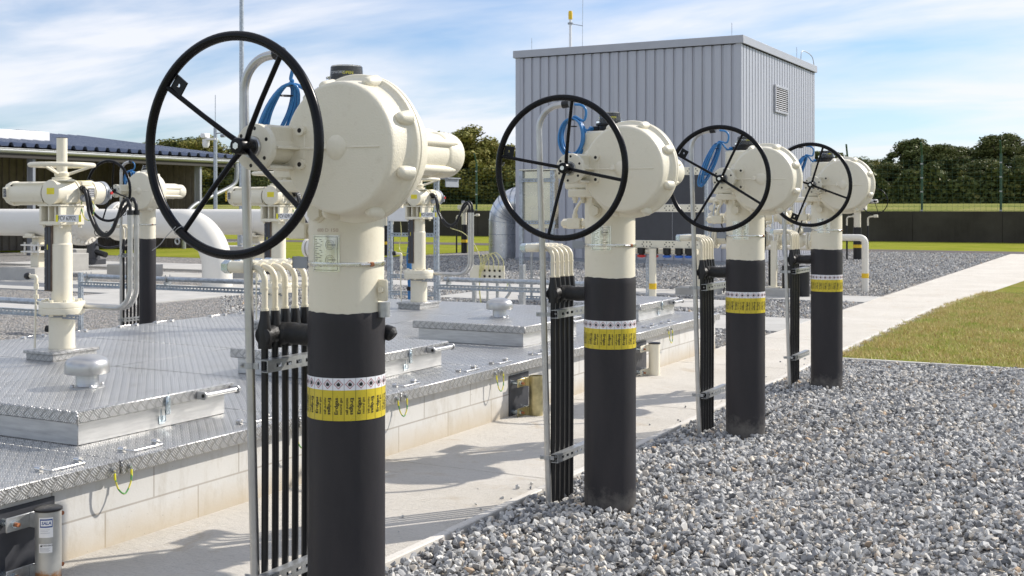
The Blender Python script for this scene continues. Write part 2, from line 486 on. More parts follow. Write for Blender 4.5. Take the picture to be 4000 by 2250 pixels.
def m_clad():
    m = mat('grey_cladding', (.39,.40,.44), .42, .25); n = N(m); p = n.pos()
    st = n.noise(n.mapping(p, (6,6,.35)), 1.0, 5, .7); big = n.noise(p, .8, 3)
    c = n.mix(n.ramp(st, [(.45, (0,0,0)), (.8, (.45,)*3)]), n.mix(big, (.42,.43,.475), (.46,.47,.51)), (.34,.345,.37))
    sp = n.n('ShaderNodeSeparateXYZ'); n.l(p, sp.inputs[0])
    sh_ = n.math('LESS_THAN', n.math('FRACT', n.math('DIVIDE', n.math('ADD', sp.outputs[0], sp.outputs[1]), 1.14)), .006)
    c = n.mix(n.math('MULTIPLY', sh_, .5), c, (.2,.2,.22)); n.color(c)
    return m
M_CLAD = m_clad()
M_TRIM = simple('grey_trim', (.40,.41,.445), .45, .25, .03, 2, 0)
M_ROOFB = simple('blue_grey_roof_sheet', (.17,.20,.27), .32, .4, .1, 2, 0)
M_SHEDW = simple('brown_shed_cladding', (.17,.145,.12), .6, 0, .2, 3, 0)
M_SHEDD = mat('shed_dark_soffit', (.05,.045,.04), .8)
M_FGREEN = simple('green_fence_paint', (.02,.07,.04), .4, 0, .1, 5, 0)
M_FOIL = simple('duct_cladding', (.66,.68,.70), .3, .9, .08, 3, .05)
def m_plate():
    m = mat('engraved_steel_plate', (.80,.80,.79), .22, .95); n = N(m); p = n.pos()
    n.normal(n.bump(n.noise(n.mapping(p, (1,1,.15)), 60, 2), .35, .003))
    return m
M_PLATE = m_plate()
def m_glass():
    m = mat('clear_plastic', (.9,.93,.95), .06); b = m.node_tree.nodes['Principled BSDF']
    b.inputs['Transmission Weight'].default_value = .95; b.inputs['IOR'].default_value = 1.15
    return m
M_CLEAR = m_glass()

for m_, sp_ in ((M_STONE,.12),(M_GRAVEL,.05),(M_GRASS,.0),(M_GRASSF,.0),(M_GRASSB,.0),(M_BLADE,.1),(M_CONC,.12),(M_CONC2,.12),(M_KERB,.15),(M_ASPH,.1),(M_LEAF,.12),(M_LEAFY,.12),(M_DWALL,.05),(M_BLOCK,.15),(M_SLEEVE,.32)):
    m_.node_tree.nodes['Principled BSDF'].inputs['Specular IOR Level'].default_value = sp_
# ------------------------------------------------------------------ camera, light, sky
SN, CS = .4729, .8811
cam_d = bpy.data.cameras.new('camera'); cam = bpy.data.objects.new('camera', cam_d); COL.objects.link(cam)
cam.location = (0, 0, 1.6); cam.rotation_euler = (PI/2, 0, math.atan2(SN, CS))
cam_d.sensor_width = 36; cam_d.lens = 4640/4000*36; cam_d.shift_y = -313/4000
cam_d.clip_start = .1; cam_d.clip_end = 2000
cam_d.dof.use_dof = True; cam_d.dof.focus_distance = 5.0; cam_d.dof.aperture_fstop = 13
scene.camera = cam
sun_el = math.radians(37); sh = Vector((.60, .80, 0)).normalized()
to_sun = Vector((sh.x*math.cos(sun_el), sh.y*math.cos(sun_el), math.sin(sun_el)))
sd = bpy.data.lights.new('sun', 'SUN'); sun = bpy.data.objects.new('sun', sd); COL.objects.link(sun)
sd.energy = 4.7; sd.angle = math.radians(.53); sd.color = (1, .94, .855)
sun.rotation_euler = to_sun.to_track_quat('Z', 'Y').to_euler(); sun.location = (5, 8, 20)
w = bpy.data.worlds.new('World'); scene.world = w; w.use_nodes = True
wt = w.node_tree; bg = wt.nodes['Background']
class W(N):
    def __init__(self, t): self.t = t; self.b = None
wn = W(wt)
sky = wn.n('ShaderNodeTexSky'); sky.sky_type = 'NISHITA'; sky.sun_disc = False
sky.sun_elevation = sun_el; sky.sun_rotation = math.atan2(sh.x, sh.y); sky.air_density = 1.0; sky.dust_density = .4; sky.ozone_density = 3.0
tc = wn.n('ShaderNodeTexCoord'); sx = wn.n('ShaderNodeSeparateXYZ'); wn.l(tc.outputs['Generated'], sx.inputs[0])
zz = wn.math('ADD', wn.math('MAXIMUM', sx.outputs[2], 0), .16)
cb = wn.n('ShaderNodeCombineXYZ')
wn.l(wn.math('DIVIDE', sx.outputs[0], zz), cb.inputs[0]); wn.l(wn.math('DIVIDE', sx.outputs[1], zz), cb.inputs[1])
mp = wn.mapping(cb.outputs[0], (.45, .98, 1), (0, 0, math.radians(-22)))
c1 = wn.noise(mp, 1.5, 8, .53, .35); c2 = wn.noise(wn.mapping(cb.outputs[0], (.25,.5,1), (0,0,.5)), 1.5, 3)
cf = wn.math('ADD', wn.math('MULTIPLY', c1, .72), wn.math('MULTIPLY', c2, .38))
cf = wn.ramp(cf, [(.45, (.08,)*3), (.53, (.42,)*3), (.61, (.90,)*3)])
skc = wn.mix(cf, wn.mix(1.0, sky.outputs[0], (.98, 1.09, 1.27), 'MULTIPLY'), (8.6, 8.75, 9.3))
wn.l(skc, bg.inputs[0]); bg.inputs[1].default_value = .10
scene.view_settings.view_transform = 'Standard'; scene.view_settings.look = 'None'
scene.view_settings.exposure = .17; scene.view_settings.gamma = 1

# ------------------------------------------------------------------ ground
def sheet(name, x0, y0, x1, y1, z, m, sub=None):
    b = MB(); b.add([(x0,y0,z),(x1,y0,z),(x1,y1,z),(x0,y1,z)], [(0,1,2,3)])
    return tag(b.build(name, m), kind='structure')
sheet('ground', -400, -60, 400, 600, -.035, M_GRASSB)
sheet('gravel_yard', -45, -4, 6, 44.6, -.024, M_GRAVEL)
sheet('asphalt_road', -110, 44.6, 60, 47.3, -.012, M_ASPH)
sheet('grass_verge', -110, 47.3, 60, 59.2, -.02, M_GRASSF)
b = MB(); b.add([(-2.93,12.83,.006),(12,12.83,.006),(12,44.6,.006),(-1.3,44.6,.006),(-2.35,29.4,.006),(-2.85,20.6,.006)], [(0,1,2,3,4,5)])
tag(b.build('lawn', M_GRASS), kind='structure')
b = MB(); b.add([(-38,29.5,-.016),(-25.2,29,-.016),(-22,32.5,-.016),(-22,44.5,-.016),(-38,44.5,-.016)], [(0,1,2,3,4)])
tag(b.build('side_lawn', M_GRASSF), kind='structure')
def slab(name, x0, y0, x1, y1, z=0.0, m=M_CONC2):
    b = MB(); b.box((x0,y0,-.12), (x1,y1,z), .006); return tag(b.build(name, m), kind='structure')
b = MB()   # service path in poured bays with open joints
ys = [1.0, 3.55, 6.28, 9.0, 11.7, 14.4, 17.1, 19.9, 22.6, 25.3, 28, 30.7, 33.4, 36.1, 38.8, 41.5, 44.55]
for i in range(len(ys)-1):
    x0 = -4.345 if ys[i] < 12.9 else -4.25
    b.box((x0, ys[i]+.004, -.12), (-3.075 if ys[i] < 19 else -.9, ys[i+1]-.004, 0), .005)
tag(b.build('concrete_path', M_CONC), kind='structure')
b = MB()
for i in range(40):
    y0 = 1.0+i*1.0
    if y0 < 19.5: b.box((-3.07, y0+.002, -.12), (-3.02, y0+.998, .012 + rnd.uniform(-.002,.002)), .006)
tag(b.build('path_kerb', M_KERB), kind='structure')
b = MB()
for i in range(12): b.box((-2.98+i*1.0, 12.76, -.12), (-2.984+(i+1)*1.0, 12.81, .008), .006)
tag(b.build('lawn_kerb', M_KERB), kind='structure')
slab('cross_path', -11.2, 15.25, -4.26, 17.15)
slab('rear_cross_path', -24, 20.6, -4.26, 22.0, .002)
slab('side_path', -17.2, 12.6, -14.85, 20.59, .002)
slab('west_path', -34, 16.1, -17.21, 18.5, .001)
slab('equipment_slab', -29, 22.9, -21, 25.2, .03)
slab('panel_slab', -11.4, 18.2, -6.2, 19.9, .001)

def hulls(nv, npts, seed):
    r = random.Random(seed); out = []
    for i in range(nv):
        bm = bmesh.new()
        for k in range(npts):
            p = Vector((r.gauss(0,1), r.gauss(0,1), r.gauss(0,1))).normalized()
            q = Vector((math.copysign(abs(p.x)**.7, p.x), math.copysign(abs(p.y)**.7, p.y), math.copysign(abs(p.z)**.7, p.z)))
            bm.verts.new(q*r.uniform(.75,1.0))
        ret = bmesh.ops.convex_hull(bm, input=bm.verts)
        bmesh.ops.delete(bm, geom=[v for v in bm.verts if not v.link_faces], context='VERTS')
        bmesh.ops.triangulate(bm, faces=bm.faces); bm.normal_update(); bm.verts.index_update()
        V = np.array([tuple(v.co) for v in bm.verts]); F = np.array([[v.index for v in f.verts] for f in bm.faces])
        bm.free(); out.append((V, F))
    return out
HNEAR = hulls(28, 12, 1); HFAR = hulls(8, 7, 2)
def stones(name, x0, y0, x1, y1, n, rmin, rmax, z0, z1, seed, base='ico', keep=None, label='', zfun=None):
    r = np.random.default_rng(seed); H_ = HNEAR if base == 'ico' else HFAR
    c = np.stack([r.uniform(x0,x1,n), r.uniform(y0,y1,n), r.uniform(z0,z1,n)], 1)
    if keep is not None: c = c[keep(c[:,0], c[:,1])]
    if zfun is not None: c[:,2] += zfun(c[:,0], c[:,1])
    n = len(c)
    size = rmin+(rmax-rmin)*r.uniform(0,1,(n,1))**2.0*1.12
    s = size*np.stack([r.uniform(.85,1.35,n), r.uniform(.65,1.1,n), r.uniform(.5,.95,n)], 1)
    q = r.normal(size=(n,4)); q /= np.linalg.norm(q,axis=1,keepdims=True)
    w_,x,y,z = q.T
    R = np.stack([1-2*(y*y+z*z),2*(x*y-z*w_),2*(x*z+y*w_),2*(x*y+z*w_),1-2*(x*x+z*z),2*(y*z-x*w_),2*(x*z-y*w_),2*(y*z+x*w_),1-2*(x*x+y*y)],1).reshape(n,3,3)
    kind = r.integers(0, len(H_), n); VV = []; FF = []; off = 0
    for j, (V, F) in enumerate(H_):
        m = kind == j; k = len(V); nm = int(m.sum())
        P = V[None]*s[m][:,None,:]
        P = np.einsum('nij,nkj->nki', R[m], P) + c[m][:,None,:]
        VV.append(P.reshape(-1,3)); FF.append((F[None]+(np.arange(nm)*k)[:,None,None]).reshape(-1,3)+off); off += nm*k
    P = np.concatenate(VV); F = np.concatenate(FF).astype(np.int32); nf = len(F)
    me = bpy.data.meshes.new(name); me.vertices.add(len(P)); me.vertices.foreach_set('co', P.reshape(-1))
    me.loops.add(nf*3); me.loops.foreach_set('vertex_index', F.reshape(-1))
    me.polygons.add(nf); me.polygons.foreach_set('loop_start', (np.arange(nf)*3).astype(np.int32))
    me.polygons.foreach_set('use_smooth', np.zeros(nf, bool)); me.update(calc_edges=True); me.materials.append(M_STONE)
    o = bpy.data.objects.new(name, me); COL.objects.link(o)
    return tag(o, label, 'gravel', kind='stuff')
PX = [(-2.53,3.463), (-2.53,5.817), (-2.53,8.22), (-2.53,10.63)]
def keepf(x, y):
    k = np.ones(len(x), bool)
    for a, c in PX:
        k &= (x-a)**2+(y-c)**2 > .145**2
    return k
def mound(x, y):
    h = .012*np.sin(x*2.1+y*1.3)+.010*np.sin(y*3.1-x*1.7)
    for a, c in PX: h = h+.028*np.exp(-(((x-a)**2+(y-c)**2)/.09))
    return h*np.clip((x+3.02)/.25, 0, 1)
stones('gravel', -3.0, 2.4, 2.0, 12.74, 88000, .0115, .0255, -.022, .008, 3, keep=keepf, zfun=mound, label='loose grey crushed stone around the four black columns')
stones('gravel', -3.42, 3.0, -3.075, 12.6, 150, .006, .017, .004, .008, 9, keep=lambda x, y: np.sin(x*31+y*17)+ (x+3.3)*4 > .35, label='a few stray stones scattered along the path edge')
stones('gravel', -20, 31, -4.3, 44.5, 60000, .02, .036, -.022, .004, 12, base='oct', label='distant grey crushed stone in front of the far verge')
def keep2(x, y):
    def R(a,b,c,d): return (x>a)&(x<c)&(y>b)&(y<d)
    bad = R(-4.34,0,-3,50) | R(-11.25,15.2,-4.2,17.2) | R(-24.1,20.55,-4.2,22.05) | R(-17.25,12.5,-14.8,20.6) | R(-40,16.05,-17.2,18.55) | R(-9.2,0,-4.2,13.0) | R(-11.45,18.15,-6.15,19.95)
    return ~bad & (x > -.9*y) 
stones('gravel', -24, 8, -4.27, 31, 150000, .016, .030, -.022, .004, 5, base='oct', keep=keep2, label='grey crushed stone filling the yard behind the covers')

def blades(name, x0, y0, x1, y1, n, seed, hmin, hmax, keep, m, label):
    r = np.random.default_rng(seed)
    c = np.stack([r.uniform(x0,x1,n), r.uniform(y0,y1,n), np.full(n,.004)], 1)
    c = c[keep(c[:,0], c[:,1], r)]; n = len(c)
    a = r.uniform(0, 2*PI, n); wd = r.uniform(.003,.006,n); h = r.uniform(hmin,hmax,n); L = r.uniform(-.03,.03,(n,2))
    d = np.stack([np.cos(a)*wd, np.sin(a)*wd, np.zeros(n)], 1)
    tip = c + np.stack([L[:,0], L[:,1], h], 1)
    P = np.stack([c-d, c+d, tip], 1)
    me = bpy.data.meshes.new(name); me.vertices.add(n*3); me.vertices.foreach_set('co', P.reshape(-1))
    me.loops.add(n*3); me.loops.foreach_set('vertex_index', np.arange(n*3, dtype=np.int32))
    me.polygons.add(n); me.polygons.foreach_set('loop_start', (np.arange(n)*3).astype(np.int32)); me.update(calc_edges=True); me.materials.append(m)
    o = bpy.data.objects.new(name, me); COL.objects.link(o); return tag(o, label, 'grass', kind='stuff')
def kb(x, y, r):
    e = np.minimum(x+2.95-np.clip((y-20.6)*.057,0,2), y-12.84)
    patch = np.sin(x*3.1+np.sin(y*2.3)*1.4)*np.sin(y*2.7+x)*.5+.5
    return (e > .05*np.sin(x*9+y*11)+.03*np.sin(y*23)) & (r.uniform(0,1,len(x)) < .35+.75*patch) & (x < -.0+.08*y)
blades('grass', -3.02, 12.8, 2.6, 24, 190000, 11, .02, .055, kb, M_BLADE, 'short patchy green and straw lawn beside the concrete path')

# ------------------------------------------------------------------ gas valve columns
def cyl_map(R, vs, a0=0.0, z0=0.0):
    return [((R)*math.sin(a0+u/R), -(R)*math.cos(a0+u/R), z0+v) for u, v in vs]
def fit(t, L, k=1.0):
    vs, fs = t; w_ = max(u for u, v in vs)-min(u for u, v in vs)
    return [(u*L/w_, v*k) for u, v in vs], fs
TXT1 = fit(text_mesh('Erdgas', .0172, .022), .058); TXT2 = fit(text_mesh('natural gas', .0125, .014), .057)
FL = [(0,-.5),(-.34,-.42),(-.42,-.1),(-.5,.12),(-.3,.02),(-.28,.3),(-.12,.12),(-.02,.55),(.1,.18),(.2,.36),(.26,.05),(.48,.16),(.36,-.16),(.34,-.4)]
def band(R0, sc=1.0):
    b = MB(); z0, z1, z2 = .862, .968, 1.010
    seg = 72
    for (za, zb, m, dr) in ((z0, z1, 1, .0012), (z1, z2, 0, .0012)):
        b.lathe([(R0+dr, za), (R0+dr, zb)], (0,0,0), (0,0,1), seg, False, m)
    K = 22; R = R0+.0022; pw = 2*PI*R/K
    for k in range(K):
        a = 2*PI*(k+.5)/K
        # panel line
        b.add(cyl_map(R, [(-.0005, z0), (.0005, z0), (.0005, z2), (-.0005, z2)], a+PI/K), [(0,1,2,3)], 2)
        s = .0165; t = .0140
        D = [(0,-s),(s,0),(0,s),(-s,0)]; d = [(0,-t),(t,0),(0,t),(-t,0)]
        b.add(cyl_map(R, D+d, a, (z1+z2)/2), [(0,1,5,4),(1,2,6,5),(2,3,7,6),(3,0,4,7)], 3)
        fl = 1 if k % 2 else -1
        pts = [(fl*x*.0165, y*.0165+.001) for x, y in FL]
        if fl < 0: pts = pts[::-1]
        cx = (0, -.001)
        n = len(pts)
        b.add(cyl_map(R, [cx]+pts, a, (z1+z2)/2), [(0, i+1, (i+1) % n+1) for i in range(n)], 2)
        sgn = 1 if k % 2 else -1
        for (vs, fs), off in ((TXT1, -.0072), (TXT2, .0085)):
            P = [((-v+off)*sgn, u*sgn) for u, v in vs]
            b.add(cyl_map(R, P, a, (z0+z1)/2-.002), fs, 2)
    return b

def make_valve(PR=.134, with_band=True, wheel_deg=54.0, plate_at=1, extra_right=False):
    root = empty('gas_valve_column', (0,0,0))
    SR = PR+.0035
    b = MB(); r_ = random.Random(3)
    seg = 48; prof = [(SR, -.15), (SR, .2), (SR, .5), (SR, .8), (SR, 1.1), (SR, 1.2)]
    b.lathe(prof, (0,0,0), (0,0,1), seg, False)
    vs = []; fs = []
    for k in range(seg):
        t = 2*PI*k/seg; zt = 1.233+.002*math.sin(3*t+1)+.0015*math.sin(8*t)+r_.uniform(-.002,.002)
        for rr, z in ((SR, 1.2), (SR, zt-.003), (SR-.001, zt), (PR-.001, zt+.001)):
            vs.append((rr*math.cos(t), rr*math.sin(t), z))
    for k in range(seg):
        a = k*4; c = ((k+1) % seg)*4
        for j in range(3): fs.append((a+j, c+j, c+j+1, a+j+1))
    b.add(vs, fs)
    b.build('black_sleeve', M_SLEEVE, root)
    b = MB(); b.lathe([(PR, 1.19), (PR, 1.655)], (0,0,0), (0,0,1), 56, False)
    b.build('column_pipe', M_CREAM, root)
    if with_band: band(SR).build('warning_band', [M_BANDW, M_BANDY, M_INK, M_REDINK], root)
    if with_band:
        # engraved plate, bent to the pipe
        b = MB(); W_, z0, z1 = .116, 1.378, 1.505; R = PR+.0018; n = 14; a0 = .03
        vs = []; fs = []
        for i in range(n+1):
            u = -W_/2+W_*i/n
            for rr in (R, R-.002):
                for z in (z0, z1): vs += cyl_map(rr, [(u*rr/R, z)], a0)
        for i in range(n):
            a = i*4; c = a+4
            fs += [(a, c, c+1, a+1), (a+2, a+3, c+3, c+2), (a+1, c+1, c+3, a+3), (a, a+2, c+2, c)]
        b.add(vs, fs)
        R2 = R+.0008
        for (x0,y0,x1,y1) in ((-.05,.057,.05,.0585),(-.05,-.0585,.05,-.057),(-.0505,-.058,-.0495,.058),(.0495,-.058,.0505,.058)):
            m_ = 8
            P = []; 
            for i in range(m_+1):
                P += [(x0+(x1-x0)*i/m_, y0), (x0+(x1-x0)*i/m_, y1)]
            b.add(cyl_map(R2, P, a0, (z0+z1)/2), [(i*2, i*2+2, i*2+3, i*2+1) for i in range(m_)], 1)
        for k in range(16):
            y = .047-k*.0062; x1 = -.042+[.03,.034,.02,.032,.026,.012][k % 6]
            b.add(cyl_map(R2, [(-.044,y),(x1,y),(x1,y+.0018),(-.044,y+.0018)], a0, (z0+z1)/2), [(0,1,2,3)], 1)
        for cx, cy in ((.022,.03),(.022,-.022)):
            for q in (.017,.011):
                P = []; 
                for k in range(24):
                    t = 2*PI*k/24
                    P += [(cx+q*math.cos(t), cy+q*math.sin(t)), (cx+(q-.0009)*math.cos(t), cy+(q-.0009)*math.sin(t))]
                b.add(cyl_map(R2, P, a0, (z0+z1)/2), [(2*k, (2*k+2) % 48, (2*k+3) % 48, 2*k+1) for k in range(24)], 1)
            b.add(cyl_map(R2, [(cx-.006,cy-.001),(cx+.022,cy-.001),(cx+.022,cy+.001),(cx-.006,cy+.001)], a0, (z0+z1)/2), [(0,1,2,3)], 1)
        b.build('data_plate', [M_PLATE, M_INK], root)
    b = MB(); b.lathe([(PR+.0005, 1.396), (PR+.0058, 1.3965), (PR+.0064, 1.403), (PR+.0058, 1.4095), (PR+.0005, 1.41)], (0,0,0), (0,0,1), 56, False)
    for q in (-.35, .15): 
        pass
    a = 1.12; cx, cy = (PR+.012)*math.sin(a), -(PR+.012)*math.cos(a)
    t_ = Vector((math.cos(a), math.sin(a), 0))
    b.cyl(Vector((cx,cy,1.403))-t_*.022, Vector((cx,cy,1.403))+t_*.02, .0045, seg=10)
    b.hexa(Vector((cx,cy,1.403))+t_*.016, t_, .008, .012, 1)
    hc = b.build('hose_clamp', [M_STEEL, M_RUST], root)
    b = MB(); b.box((-PR-.055,-.07,1.383), (-PR-.002+.015,-.064,1.425), .001); b.box((-PR-.055,-.07,1.383), (-PR-.05,-.03,1.425), .001)
    b.build('clamp_bracket', M_GREYP, root)
    b = MB(); b.cyl((-.025,-PR+.01,1.585), (-.025,-PR-.008,1.585), .036, seg=24); b.hexa((-.025,-PR-.006,1.585), (0,-1,0), .029, .022)
    b.cyl((.0,-PR-.0,1.585),(.0,-PR-.001,1.585),.001,seg=6)
    b.build('pipe_plug', M_CREAM, root)
    # mounting flange with bolts
    b = MB(); b.box((-.145,-.22,1.655), (.14,.14,1.697), .006)
    for x, y in ((-.115,-.19),(-.02,-.19),(.08,-.19),(-.115,-.09),(-.115,.1),(.11,.1)):
        b.hexa((x,y,1.655), (0,0,-1), .017, .016); b.cyl((x,y,1.64), (x,y,1.625), .01, seg=12)
        b.cyl((x,y,1.697), (x,y,1.703), .016, seg=6)
    b.build('mounting_flange', M_CREAM, root)
    # gearbox casting
    b = MB(); b.box((-.175,-.20,1.697), (.12,.07,1.765), .01)
    b.box((-.115,-.115,1.76), (.11,.10,2.005), .012)
    b.box((-.07,-.33,1.735), (.09,-.10,1.86), .018)
    b.box((-.035,-.36,1.722), (.10,-.30,1.872), .008); b.box((-.032,-.475,1.792), (.045,-.34,1.868), .008); b.box((-.04,-.475,1.725), (.05,-.34,1.737), .003)
    for x, z in ((-.012,1.742),(.082,1.742),(-.012,1.853),(.082,1.853)):
        b.cyl((x,-.372,z), (x,-.30,z), .017, seg=16); b.cyl((x,-.3725,z), (x,-.3715,z), .008, seg=12, mat=1)
    b.lathe([(.050,0),(.050,.04),(.052,.17)], (0,-.48,1.795), (0,1,0), 32)
    b.box((-.006,-.47,1.79), (.075,-.34,1.80), .002); b.box((-.068,-.47,1.79), (0,-.34,1.80), .002)
    b.box((-.005,-.47,1.735), (.005,-.34,1.86), .002)
    b.build('gearbox', [M_CAST, M_HOLE], root)
    b = MB(); b.lathe([(.0,-.0),(.066,0),(.0745,.004),(.076,.008),(.076,.026),(.07,.03)], (0,-.505,1.795), (0,1,0), 48)
    for k in range(6):
        t = 2*PI*k/6+.4; p = Vector((.06*math.cos(t), -.5053, 1.795+.06*math.sin(t)))
        b.cyl(p, p+Vector((0,.002,0)), .0062, seg=14, mat=1)
    b.lathe([(.0,-.012),(.034,-.012),(.036,-.008),(.036,.004)], (0,-.505,1.795), (0,1,0), 32, mat=2)
    b.lathe([(.0,-.022),(.018,-.022),(.018,-.01)], (0,-.505,1.795), (0,1,0), 20, mat=2)
    b.build('input_flange', [M_CAST, M_HOLE, M_ALU], root)
    # spring drum
    C = (.22, -.357, 1.795); b = MB()
    prof = [(0,-.002),(.03,-.002),(.20,0),(.208,.002),(.2135,.008),(.216,.018),(.219,.045),(.221,.075),(.226,.090),(.235,.10),(.244,.103),(.2465,.107),(.2465,.117),(.244,.120),(.244,.123),(.247,.126),(.247,.139),(.244,.144),(.234,.150),(.226,.175),(.218,.20),(.20,.235),(.165,.262),(.12,.27)]
    b.lathe(prof, C, (0,1,0), 72)
    b.lathe([(.0,-.016),(.018,-.015),(.034,-.009),(.042,0)], C, (0,1,0), 32)
    b.box((C[0]-.215,C[1]-.0045,C[2]-.006), (C[0]-.03,C[1]+.02,C[2]+.004), .003)
    b.box((C[0]+.03,C[1]-.0045,C[2]-.004), (C[0]+.17,C[1]+.01,C[2]+.003), .003)
    b.cyl((C[0]-.05,C[1]+.003,C[2]+.002), (C[0]-.05,C[1]-.004,C[2]+.02), .022, .008, seg=20)
    # raised foundry marks, worn smooth
    for j, (zz_, w_) in enumerate(((.03, 9), (-.034, 7))):
        for k in range(w_):
            x = C[0]+.035+k*.0125; hh = (.007, .0095, .008)[k % 3]
            b.box((x, C[1]-.0012, C[2]+zz_), (x+.0035, C[1]+.01, C[2]+zz_+hh), .0008)
            if k % 2: b.box((x+.0035, C[1]-.0012, C[2]+zz_), (x+.008, C[1]+.01, C[2]+zz_+.0025), .0008)
    drum = b.build('spring_drum', M_CAST, root)
    for k in range(8):
        t = 2*PI*(k+.5)/8+.03; b = MB()
        d = Vector((math.cos(t), 0, math.sin(t))); p = Vector(C)+d*.2245
        b.lathe([(0,0),(.008,.0015),(.0145,.006),(.0185,.014),(.0205,.024),(.0225,.036),(.027,.062)], p+Vector((0,.042,0)), Vector((0,1,0))+d*.05, 20)
        b.build('bolt_boss', M_CAST, drum)
    b = MB(); Z = C[2]
    b.lathe([(.10,-.12),(.095,-.03),(.080,.0),(.077,.22),(.081,.225),(.084,.235),(.085,.295),(.083,.318),(.074,.333),(.05,.342),(.026,.343),(.022,.358),(.014,.364),(0,.365)], (C[0],0,Z), (0,1,0), 40)
    for k in range(5):
        t = .5+2*PI*k/5; d = Vector((math.cos(t), 0, math.sin(t)))
        b.tube([Vector((C[0],-.06,Z))+d*.078, Vector((C[0],.23,Z))+d*.082, Vector((C[0],.28,Z))+d*.083], [.016,.014,.006], 10)
    b.build('spring_cylinder', M_CAST, root)
    # yoke link under cylinder
    b = MB(); b.box((.17,-.02,1.66), (.25,.06,1.725), .008); b.cyl((.21,.02,1.60),(.21,.02,1.67),.016,seg=12)
    b.build('drain_boss', M_CREAM, root)
    # position indicator
    b = MB(); b.lathe([(.058,0),(.06,.004),(.06,.03),(.075,.034),(.075,.044),(.0,.044)], (0,0,2.005), (0,0,1), 36)
    b.box((-.10,-.02,2.012), (-.055,.02,2.036), .004)
    ind = b.build('position_indicator', M_RUB, root)
    b = MB(); b.lathe([(.073,0),(.073,.016),(.06,.020),(.059,.024),(.057,.053),(.053,.058),(0,.060)], (0,0,2.049), (0,0,1), 40, False)
    b.build('clear_cover', M_CLEAR, ind)
    b = MB(); b.lathe([(.050,0),(.050,.052),(0,.052)], (0,0,2.05), (0,0,1), 36, False)
    for body, sz, a0, m_, zz_ in (('TOPWORX', .0130, -.15, 1, 2.080), ('OPEN', .015, .72, 2, 2.078), ('OPEN', .015, -1.5, 2, 2.078)):
        vs, fs = text_mesh(body, sz, .012)
        b.add(cyl_map(.0507, vs, a0, zz_), fs, m_)
    b.build('indicator_drum', [M_RUB, M_WINK, M_LABY], ind)
    # small lever valve on the side
    b = MB(); b.cyl((-PR+.01,0,1.515), (-.285,0,1.515), .0145, seg=16)
    b.box((-.245,-.027,1.487), (-.165,.027,1.545), .005); b.hexa((-.245,0,1.515), (-1,0,0), .026, .03); b.hexa((-.135,0,1.515), (-1,0,0), .024, .02)
    b.cyl((-.205,0,1.545), (-.205,0,1.565), .016, seg=16)
    sv = b.build('lever_valve', M_CREAM, root)
    b = MB(); b.tube(smooth([(-.205,0,1.562),(-.203,-.0,1.582),(-.19,-.0,1.61),(-.165,0,1.642)], 4), [.012]*3+[.011]*4+[.008]*6, 10)
    b.build('lever', M_CREAM, sv)
    # handwheel
    R = .3425; H = (0,-.545,1.795); DW = .062; b = MB()
    b.tube([(H[0]+R*math.cos(2*PI*k/96), H[1]-DW, H[2]+R*math.sin(2*PI*k/96)) for k in range(96)], .0155, 16, closed=True)
    hw = b.build('handwheel', M_BLACK, root)
    b = MB(); b.lathe([(0,-.04),(.011,-.04),(.024,-.039),(.0265,-.034),(.0265,.032),(.022,.04)], H, (0,1,0), 32)
    b.lathe([(0,-.0425),(.0115,-.0425),(.0125,-.038)], H, (0,1,0), 6, mat=1)
    b.cyl((H[0]-.035,H[1]-.005,H[2]-.012), (H[0]-.02,H[1]-.005,H[2]-.008), .006, seg=10, mat=1)
    b.build('hub', [M_BLACK, M_STEEL], hw)
    for k in range(4):
        t = math.radians(wheel_deg)+k*PI/2; d = Vector((math.cos(t), 0, math.sin(t))); b = MB()
        D_ = Vector((0,-DW,0)); b.tube([Vector(H)+d*.015, Vector(H)+d*.06+D_*.25, Vector(H)+d*.17+D_*.6, Vector(H)+d*(R-.004)+D_], [.0095,.009,.0085,.0085], 12)
        b.build('spoke', M_BLACK, hw)
    t = math.radians(wheel_deg)+plate_at*PI/2; d = Vector((math.cos(t),0,math.sin(t))); e = Vector((-math.sin(t),0,math.cos(t)))
    e = -e
    def plate_mesh():
        b = MB(); n = 16; o = Vector(H)+d*(R-.046)+e*.030+Vector((0,-DW*.9,0)); hs = .026; hr = .0065
        for s, dy in ((1,-.004),(-1,.004)): pass
        vs = []; fs = []
        for dy in (-.003,.003):
            for k in range(n):
                a = 2*PI*k/n; q = Vector((math.cos(a), 0, math.sin(a))); m_ = max(abs(q.x), abs(q.z)); sq = q/m_*hs
                vs.append(o+d*sq.x+e*sq.z+Vector((0,dy,0))); vs.append(o+(d*q.x+e*q.z)*hr+Vector((0,dy,0)))
        for k in range(n):
            k2 = (k+1) % n; a = 2*k; c = 2*k2; T = 2*n
            fs += [(a,a+1,c+1,c), (T+a,T+c,T+c+1,T+a+1), (a,c,T+c,T+a), (a+1,T+a+1,T+c+1,c+1)]
        b.add(vs, fs); return b
    plate_mesh().build('lock_plate', M_BLACK, hw)
    # vent pipe bundle
    YS = (-.10,-.0425,.015,.0725,.13); bx = -.29
    for j, y in enumerate(YS):
        b = MB()
        b.tube([(bx,y,-.06),(bx,y,.3),(bx+.002,y,.7),(bx,y,1.02),(bx,y,1.10)], .0128, 14, mat=1)
        rr = random.Random(j)
        b.tube([(bx,y,1.09),(bx,y+.003,1.13),(bx,y-.002,1.17),(bx+.001,y,1.2),(bx,y,1.224+.004*rr.random())], [.024,.027,.024,.019,.0165], 14, mat=1)
        b.tube(bend([(bx,y,1.215),(bx,y,1.383),(bx-.085,y,1.383)], .05, 10), .0112, 14)
        b.cyl((bx,y,1.225), (bx,y,1.236), .0145, seg=12); b.cyl((bx,y,1.305), (bx,y,1.311), .0135, seg=12)
